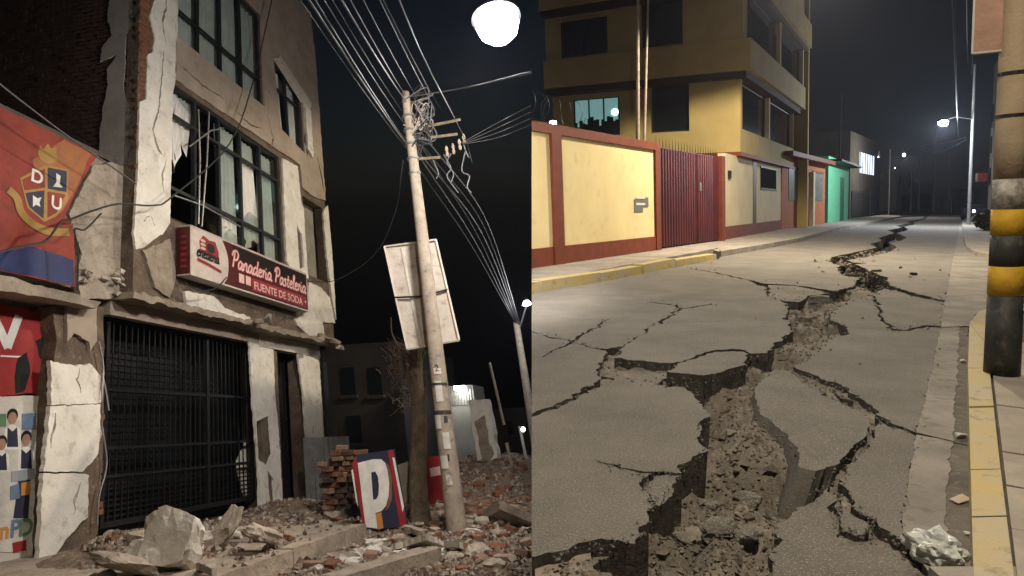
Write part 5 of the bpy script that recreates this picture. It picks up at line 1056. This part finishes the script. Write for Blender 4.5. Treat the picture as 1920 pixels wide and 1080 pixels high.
# ================================================================== painted panels, broken walls, rubble
def panel(name, label, cat, corners, a, m_, thick=.05):
    q = [SI(x, y, 0, a) for x, y in corners]; o = thing(name, S(a, q[-1].y, 0), label, cat); fn = lambda u, v, d: S(a - d, u, v)
    obj('board', MB().plate([rough([(p.y, p.z) for p in q], .1, .01, 5)], fn, -thick, 0, back=True), m_, o); return o, fn, (lambda pts: [(p.y, p.z) for p in (SI(x, y, 0, a) for x, y in pts)])
o, fn, pq = panel('painted_panel', 'navy painted panel with a large white letter P', 'panel', [(668, 853), (738, 842), (764, 986), (684, 996)], 11.0, navy)
obj('stripe', MB().plate([pq([(727, 846), (737, 843), (763, 984), (750, 987)])], fn, 0, .004), sgn_red, o)
obj('stripe', MB().plate([pq([(736, 858), (740, 858), (758, 950), (755, 960)])], fn, .004, .008), white, o)
obj('stripe', MB().plate([pq([(660, 868), (668, 858), (690, 992), (682, 995)])], fn, -.01, .004), sgn_red, o)
obj('stripe', MB().plate([pq([(659, 882), (662, 880), (672, 950), (668, 940)])], fn, .004, .008), white, o)
P1 = [(671, 868), (700, 861), (715, 861), (722, 868), (727, 882), (730, 905), (729, 930), (724, 948), (716, 958), (704, 962), (708, 991), (686, 988), (680, 940), (676, 905)]; P1h = [(696, 886), (704, 884), (709, 893), (711, 910), (710, 928), (706, 936), (700, 937)]
obj('letter_shadow', MB().plate([pq([(704, 964), (715, 960), (719, 990), (709, 993)])], fn, .002, .006), orange, o)
obj('letter_shadow', MB().plate([pq([(720, 864), (729, 872), (735, 895), (735, 935), (729, 952), (722, 958), (728, 935), (730, 905)])], fn, .001, .003), flat('brown_shadow', (.2, .1, .06)), o)
obj('letter', MB().plate([pq(P1), pq(P1h)], fn, .004, .012), white, o)
o, fn, pq = panel('painted_panel', 'red painted panel leaning behind the tree and pole', 'panel', [(796, 858), (824, 854), (834, 945), (806, 952)], 13.6, red_b)
obj('mark', MB().plate([pq([(806, 878), (826, 874), (828, 890), (808, 894)])], fn, 0, .006), sgn_pink, o)
o, fn, pq = panel('wall_fragment', 'pale broken plaster fragment standing beside the P panel', 'wall', [(742, 872), (764, 866), (772, 940), (756, 946)], 12.6, debris, .12)
# brick stump left of the panel
bs_ = thing('brick_stump', S(12.2, 5.8, .1), 'ragged stump of red brick wall beside the P panel', 'wall')
bmr = [brickmesh('brick', .24, .085, .12, [brickm, dark_shade_brick, brickd, dark_shade_brick][i], 10 + i) for i in range(4)]
for k in range(13):
    for j in range(4):
        b = 5.9 - .25 * j + (.12 if k % 2 else 0) + random.uniform(-.03, .03)
        if k > 9 and j in (0,) or (k > 11 and j == 3) or random.random() < .08: continue
        inst('brick', random.choice(bmr), S(12.2 + random.uniform(-.09, .05), b - .05 + random.uniform(-.04, .04), .2 + k * .096), ROTS @ Matrix.Rotation(random.uniform(-.35, .35), 4, 'Z').to_quaternion() @ Matrix.Rotation(random.uniform(-.1, .1), 4, 'X').to_quaternion(), (random.uniform(.6, 1.05), 1, 1), parent=bs_)
obj('mortar_core', MB().box(lambda b, c, o: S(12.26 + o, b, c), 5.0, 5.9, .0, 1.2, 0, .05), mortar, bs_)
fe = thing('metal_fence', S(14, 6.4, .2), 'low grey corrugated fence behind the brick stump', 'fence')
for k in range(9): b = 7.3 - k * .12; obj('sheet', MB().box(lambda u, c, o: S(14.2 - o, u, c), b, b + .1, .0, 1.55, 0, .03), metal_g, fe)
# tilted concrete slab and leaning remains on the right
o = thing('wall_fragment', S(*SG(912, 895, .3)), 'pale leaning remnant of a plastered column in far rubble', 'column')
q = [SI(x, y, 0, 22) for x, y in [(878, 750), (914, 748), (938, 890), (900, 896)]]
fn = lambda u, v, d: S(22 - d, u, v); obj('shaft', MB().plate([rough([(p.y, p.z) for p in q], .15, .05, 3)], fn, -.5, 0, back=True), plaster_w, o)
obj('spall', MB().plate([rough([(p.y, p.z) for p in (SI(x, y, 0, 22) for x, y in [(892, 790), (910, 780), (925, 860), (905, 880)])], .12, .08, 3)], fn, 0, .02), rough_c, o)
o = thing('concrete_slab', S(*SG(950, 965, .1)), 'tilted flat concrete slab lying in rubble at right', 'slab')
P4 = [SI(905, 958, 2, .2), SI(955, 972, 2, .12), SI(1010, 968, 2, .25), SI(935, 938, 2, .45)]
obj('slab', MB().hexa([S(*p) - EU * .14 for p in P4] + [S(*p) for p in P4]).cut(False), debris, o)
o = thing('kerb_block', S(*SG(740, 1040, 0)), 'long broken concrete kerb block lying near the leaning pole', 'kerb block')
p0, p1 = SG(640, 1084, .15), SG(829, 1024, .17); t = (p1 - p0); t.z = 0; t.normalize(); n_ = V((-t.y, t.x, 0)); ln = (p1 - p0).length
obj('block', MB().plate([rough(rect(0, 0, ln, .3), .1, .025, 6)], lambda u, v, d: S(p0.x + t.x * u + n_.x * v, p0.y + t.y * u + n_.y * v, d), -.12, .16), rough_c, o)
for i, (pp, z, lb) in enumerate([([(738, 1010), (800, 1018), (820, 1004), (752, 998)], .22, 'flat pale concrete plate on the kerb block'), ([(760, 986), (790, 996), (796, 980), (772, 974)], .25, 'pale angular plate at the foot of the tree'), ([(832, 1012), (860, 1018), (866, 1004), (838, 1000)], .2, 'pale square lump against the pole base'), ([(372, 1040), (400, 1062), (408, 1046), (384, 1030)], .4, 'small tilted plaster plate beside the big white block')]):
    P4 = [SG(x, y, z) for x, y in pp]; ctr = sum(P4, V()) / 4; ta, tb_ = random.uniform(-.25, .25), random.uniform(-.25, .25)
    mb = MB().plate([rough([(p.x, p.y) for p in P4], .05, .045, 7, i)], lambda a, b, d: S(a, b, z + d - .05 + ta * (a - ctr.x) + tb_ * (b - ctr.y)), -.075, 0, back=True); obj('concrete_plate', mb, debris if i % 2 else debris_w, label=lb, cat='plate', group='broken plates in the rubble')
def block_at(px, py, c, s3, seed, m_, lb, tilt=(.3, .2)):
    q = SG(px, py, c); 
    return inst('plaster_block', lump('plaster_block', s3[0], s3[1], s3[2], m_, seed), S(*q), ROT @ Matrix.Rotation(tilt[0], 4, 'Y').to_quaternion() @ Matrix.Rotation(tilt[1], 4, 'X').to_quaternion(), label=lb, cat='block', group='large plaster blocks')
block_at(335, 1012, .5, (.4, .55, .55), 401, debris_w, 'largest white plaster block in front of the black gate')
block_at(306, 1002, .5, (.4, .4, .5), 402, debris, 'grey block just left behind the largest white block')
block_at(274, 1036, .32, (.25, .3, .32), 403, debris_w, 'small white plaster block left of the largest one')
block_at(430, 985, .5, (.2, .2, .5), 404, debris, 'upright grey shard near the gate foot', (.5, .1))
block_at(488, 1000, .4, (.45, .45, .18), 405, debris, 'low grey block beside the pier base')
block_at(235, 1055, .35, (.6, .5, .16), 406, debris, 'flat grey lump at the foot of the left pier')
# loose pieces
cms = [lump('concrete_chunk', .26, .2, .13, [debris, debris_w, debris, rough_c][i % 4], 500 + i, 2, .14) for i in range(8)]
bmd = [brickmesh('broken_brick', .22, .08, .12, brickd if i % 2 else brickm, 30 + i) for i in range(4)]
r = random.Random(44); cnt = 0; tries = 0
zones = [('concrete_chunk', 'grey concrete chunk in the rubble before the black gate', 'chunks before the gate', (190, 660, 985, 1078), 46), ('concrete_chunk', 'grey concrete chunk in the rubble round the leaning pole', 'chunks round the pole', (600, 990, 940, 1078), 60), ('broken_brick', 'loose broken brick in the rubble before the black gate', 'bricks before the gate', (200, 660, 985, 1078), 40), ('broken_brick', 'loose broken brick in the rubble round the leaning pole', 'bricks round the pole', (600, 990, 900, 1078), 80), ('broken_brick', 'small broken brick in the far rubble behind pole', 'bricks in the far rubble', (820, 990, 852, 960), 120)]
for nm, lb, gp_, (x0, x1, y0, y1), n_c in zones:
    k = 0
    while k < n_c:
        px, py = r.uniform(x0, x1), r.uniform(y0, y1); q = SG(px, py, .1); 
        base_h = max(gl(q.x, q.y), .18 if (q.y > 4.6 and q.x < 10.8) else -9)
        q = SG(px, py, base_h); 
        if q.y > 8.2 or q.x > 40: k += .2; continue
        base_h = max(gl(q.x, q.y), .18 if (q.y > 4.6 and q.x < 10.8) else -9)
        s_ = r.uniform(.55, 1.25) * (1.3 if q.x > 18 else 1); h_ = (.05 if nm == 'concrete_chunk' else .04) * s_
        if 4.2 < q.y < 4.95 and q.x < 10.8: k += .3; continue
        if 4.9 < q.y < 6.2 and q.x < 10.8 and r.random() < .8: k += .4; continue
        rt_ = ROT @ Matrix.Rotation(r.uniform(0, 6.3), 4, 'Z').to_quaternion() @ Matrix.Rotation(r.uniform(-.4, .4), 4, 'X').to_quaternion()
        inst(nm, r.choice(cms if nm == 'concrete_chunk' else bmd), S(q.x, q.y, base_h + h_ * .7), rt_, (s_, s_, s_), label=lb, cat='concrete chunk' if nm == 'concrete_chunk' else 'brick', group=gp_); k += 1
items = []
for i in range(13000):
    px, py = r.uniform(150, 988), 850 + 232 * r.random(); q = SG(px, py, .1)
    if q.y > 8.4 or q.x > 45 or q.x < 0: continue
    bh = max(gl(q.x, q.y), .185 if (q.y > 4.62 and q.x < 10.7) else -9)
    if 4.4 < q.y < 6.3 and q.x < 10.8 and r.random() < .85: continue
    s_ = r.uniform(.012, .04) * (.7 + .07 * q.x); items.append((S(q.x, q.y, bh + s_ * .3), s_, i))
obj('rubble_bits', scatter_mesh(items[::2]), rubblem, label='small brown rubble bits strewn over the ground', cat='rubble', kind='stuff')
obj('plaster_bits', scatter_mesh(items[1::2]), debris, label='small pale plaster bits strewn over the ground', cat='rubble', kind='stuff')

# ================================================================== dark background of the sloping street
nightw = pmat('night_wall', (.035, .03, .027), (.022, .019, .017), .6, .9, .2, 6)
def far_house(label, a, x0, x1, ytop, depth, m_, wins=()):
    q0, q1 = SI(x0, ytop, 0, a), SI(x1, ytop, 0, a); o = thing('far_house', S(a, (q0.y + q1.y) / 2, 0), label, 'house'); fn = lambda u, v, d: S(a - d, u, v)
    obj('wall', MB().box(fn, q1.y, q0.y, -1, q0.z, -depth, 0).cut(False), m_, o)
    for (wx0, wy0, wx1, wy1) in wins:
        a_, b_ = SI(wx0, wy0, 0, a), SI(wx1, wy1, 0, a); w_ = obj('window', MB().box(fn, b_.y, a_.y, b_.z, a_.z, 0, .06), darkglass, o)
        obj('sill', MB().box(fn, b_.y - .1, a_.y + .1, b_.z - .15, b_.z - .002, 0, .16), m_, w_)
    return o, fn
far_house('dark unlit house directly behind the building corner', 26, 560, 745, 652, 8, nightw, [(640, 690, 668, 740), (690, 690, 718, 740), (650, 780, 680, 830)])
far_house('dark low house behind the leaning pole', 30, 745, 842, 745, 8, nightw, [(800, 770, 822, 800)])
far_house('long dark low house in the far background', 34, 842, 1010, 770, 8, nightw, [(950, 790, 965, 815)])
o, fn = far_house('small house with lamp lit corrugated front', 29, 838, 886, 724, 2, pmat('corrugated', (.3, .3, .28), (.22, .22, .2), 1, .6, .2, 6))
for k in range(9):
    q = SI(841 + 5 * k, 726, 0, 29); q2 = SI(841 + 5 * k, 760, 0, 29); obj('corrugation', MB().box(fn, q.y - .03, q.y + .03, q2.z, q.z, 0, .06), metal_g, o)
q = SI(862, 727, 0, 28.7); lpn = thing('porch_lamp', S(*q), 'small white lamp above the corrugated house front', 'lamp')
obj('bulb', MB().tube([S(28.7, q.y - .25, q.z), S(28.7, q.y + .25, q.z)], .09, 8), emat('porch_bulb', (1, .98, .9), 12), lpn)
obj('bracket', MB().tube([S(28.7, q.y, q.z), S(29, q.y, q.z + .1)], .03, 5), metal_d, lpn)
ld = bpy.data.lights.new('lamp_light', 'POINT'); ld.energy = 60; ld.color = (1, .95, .85); ld.shadow_soft_size = .1; lo = bpy.data.objects.new('lamp_light', ld); col.objects.link(lo); lo.parent = lpn; lo.location = S(28.3, q.y, q.z - .1) - S(*q)
# second pole and lamp by the edge
o = thing('utility_pole', S(*SG(1004, 835, 0)), 'pale second utility pole far down the sloping street', 'pole')
q0, q1 = SI(1006, 845, 0, 27), SI(968, 604, 0, 27); obj('shaft', MB().tube([S(*q0) - EU * 2, S(*q1)], [.2, .13], 10).cut(False), pole_l, o)
o = thing('street_lamp', S(*SI(984, 566, 0, 25)), 'second bright street lamp beside the far utility pole', 'street lamp')
q = SI(987, 566, 0, 25); obj('lens', MB().tube([S(q.x, q.y, q.z - .15), S(q.x, q.y, q.z - .1), S(q.x, q.y, q.z + .02)], [.05, .17, .1], 12), emat('far_lens_b', (.9, .95, 1), 60), o)
obj('head', MB().tube([S(q.x, q.y, q.z + .025), S(q.x, q.y, q.z + .15)], [.12, .05], 12), metal_d, o)
obj('arm', MB().tube([S(q.x, q.y, q.z + .14), S(q.x + 1, q.y + .1, q.z + .2), S(27, SI(975, 610, 0, 27).y, SI(975, 612, 0, 27).z)], .04, 6), metal_g, o)
ld = bpy.data.lights.new('lamp_light', 'POINT'); ld.energy = L2_POWER; ld.color = (.95, .96, 1); ld.shadow_soft_size = .15; lo = bpy.data.objects.new('lamp_light', ld); col.objects.link(lo); lo.parent = o; lo.location = S(q.x - .3, q.y, q.z - .4) - S(*SI(984, 566, 0, 25))
for i, (x0, y0, x1, y1, a, lb) in enumerate([(918, 680, 938, 748, 24, 'thin bare stake leaning left of the far pole'), (974, 800, 985, 850, 24, 'short white lit stake near the boundary'), (950, 830, 965, 900, 20, 'thin reddish stake standing in the rubble')]):
    p, q = SI(x0, y0, 0, a), SI(x1, y1, 0, a); obj('stake', MB().tube([S(*p), S(*q) - EU * (.9 if i == 0 else .2)], .05, 6), paper if i == 1 else pole_l, label=lb, cat='stake')
q = SI(981, 805, 0, 23.5); o = thing('post_glint', S(*q), 'tiny glowing stand-in for a lamp reflection on the white stake', 'lamp'); obj('bulb', MB().tube([S(23.5, q.y, q.z - .08), S(23.5, q.y, q.z), S(23.5, q.y, q.z + .08)], [.03, .08, .03], 8), emat('post_glint_glow', (1, 1, .95), 15), o); obj('glint_holder', MB().tube([S(23.5, q.y, q.z - .2), S(23.5, q.y, q.z - .08)], .03, 6), metal_d, o)  # added glowing bead imitating a lamp reflection on the stake
# ---- main street lamp, slung above the sloping street
q = SI(932, 44, 1, .8); hd = S(*q)
sl = thing('street_lamp', hd, 'large glaring street lamp slung above the sloping street', 'street lamp')
obj('lens', MB().tube([hd - EU * .27, hd - EU * .25, hd - EU * .15, hd - EU * .02, hd + EU * .08], [.05, .17, .27, .31, .3], 24), emat('main_lens', (.93, .95, 1), 90), sl, smooth=True)
obj('head', MB().tube([hd + EU * .085, hd + EU * .12, hd + EU * .25, hd + EU * .4], [.36, .35, .22, .08], 20), metal_d, sl)
obj('hanger', MB().tube([hd + EU * .36, hd + EU * .8], .02, 6), metal_d, sl)
obj('span_cable', MB().tube([S(q.x, q.y + 6.6, q.z + 4.6), hd + EU * .8, S(q.x - 5, q.y - 1.1, q.z + .8)], .012, 5), wire_d, sl)
ld = bpy.data.lights.new('lamp_light', 'SPOT'); ld.energy = L1_POWER; ld.color = (1, .93, .84); ld.shadow_soft_size = .3; ld.spot_size = rad(165); ld.spot_blend = .35
lo = bpy.data.objects.new('lamp_light', ld); col.objects.link(lo); lo.parent = sl; lo.location = S(q.x, q.y + .1, q.z - .5) - hd
lo.rotation_euler = (EY * .8 + EX * .35 - GN * .35).to_track_quat('-Z', 'Y').to_euler()          # a flood fitting turned to the facades

# ================================================================== thin haze added to imitate lens glow round the lamps
mb = MB(); lo3, hi3 = V((-70, -12, -45)), V((720, 720, 24))
mb.hexa([V((lo3.x, lo3.y, lo3.z)), V((hi3.x, lo3.y, lo3.z)), V((hi3.x, hi3.y, lo3.z)), V((lo3.x, hi3.y, lo3.z)), V((lo3.x, lo3.y, hi3.z)), V((hi3.x, lo3.y, hi3.z)), V((hi3.x, hi3.y, hi3.z)), V((lo3.x, hi3.y, hi3.z))])
hm = bpy.data.materials.new('glow_haze'); hm.use_nodes = True; t_ = hm.node_tree; t_.nodes.remove(t_.nodes['Principled BSDF'])
pv2 = t_.nodes.new('ShaderNodeVolumePrincipled'); pv2.inputs['Color'].default_value = (.72, .76, 1, 1); pv2.inputs['Density'].default_value = .0004; pv2.inputs['Anisotropy'].default_value = .55
t_.links.new(pv2.outputs[0], t_.nodes['Material Output'].inputs['Volume'])
obj('haze', mb, hm, label='thin added haze imitating lens glow round the street lamps', cat='haze', kind='stuff')
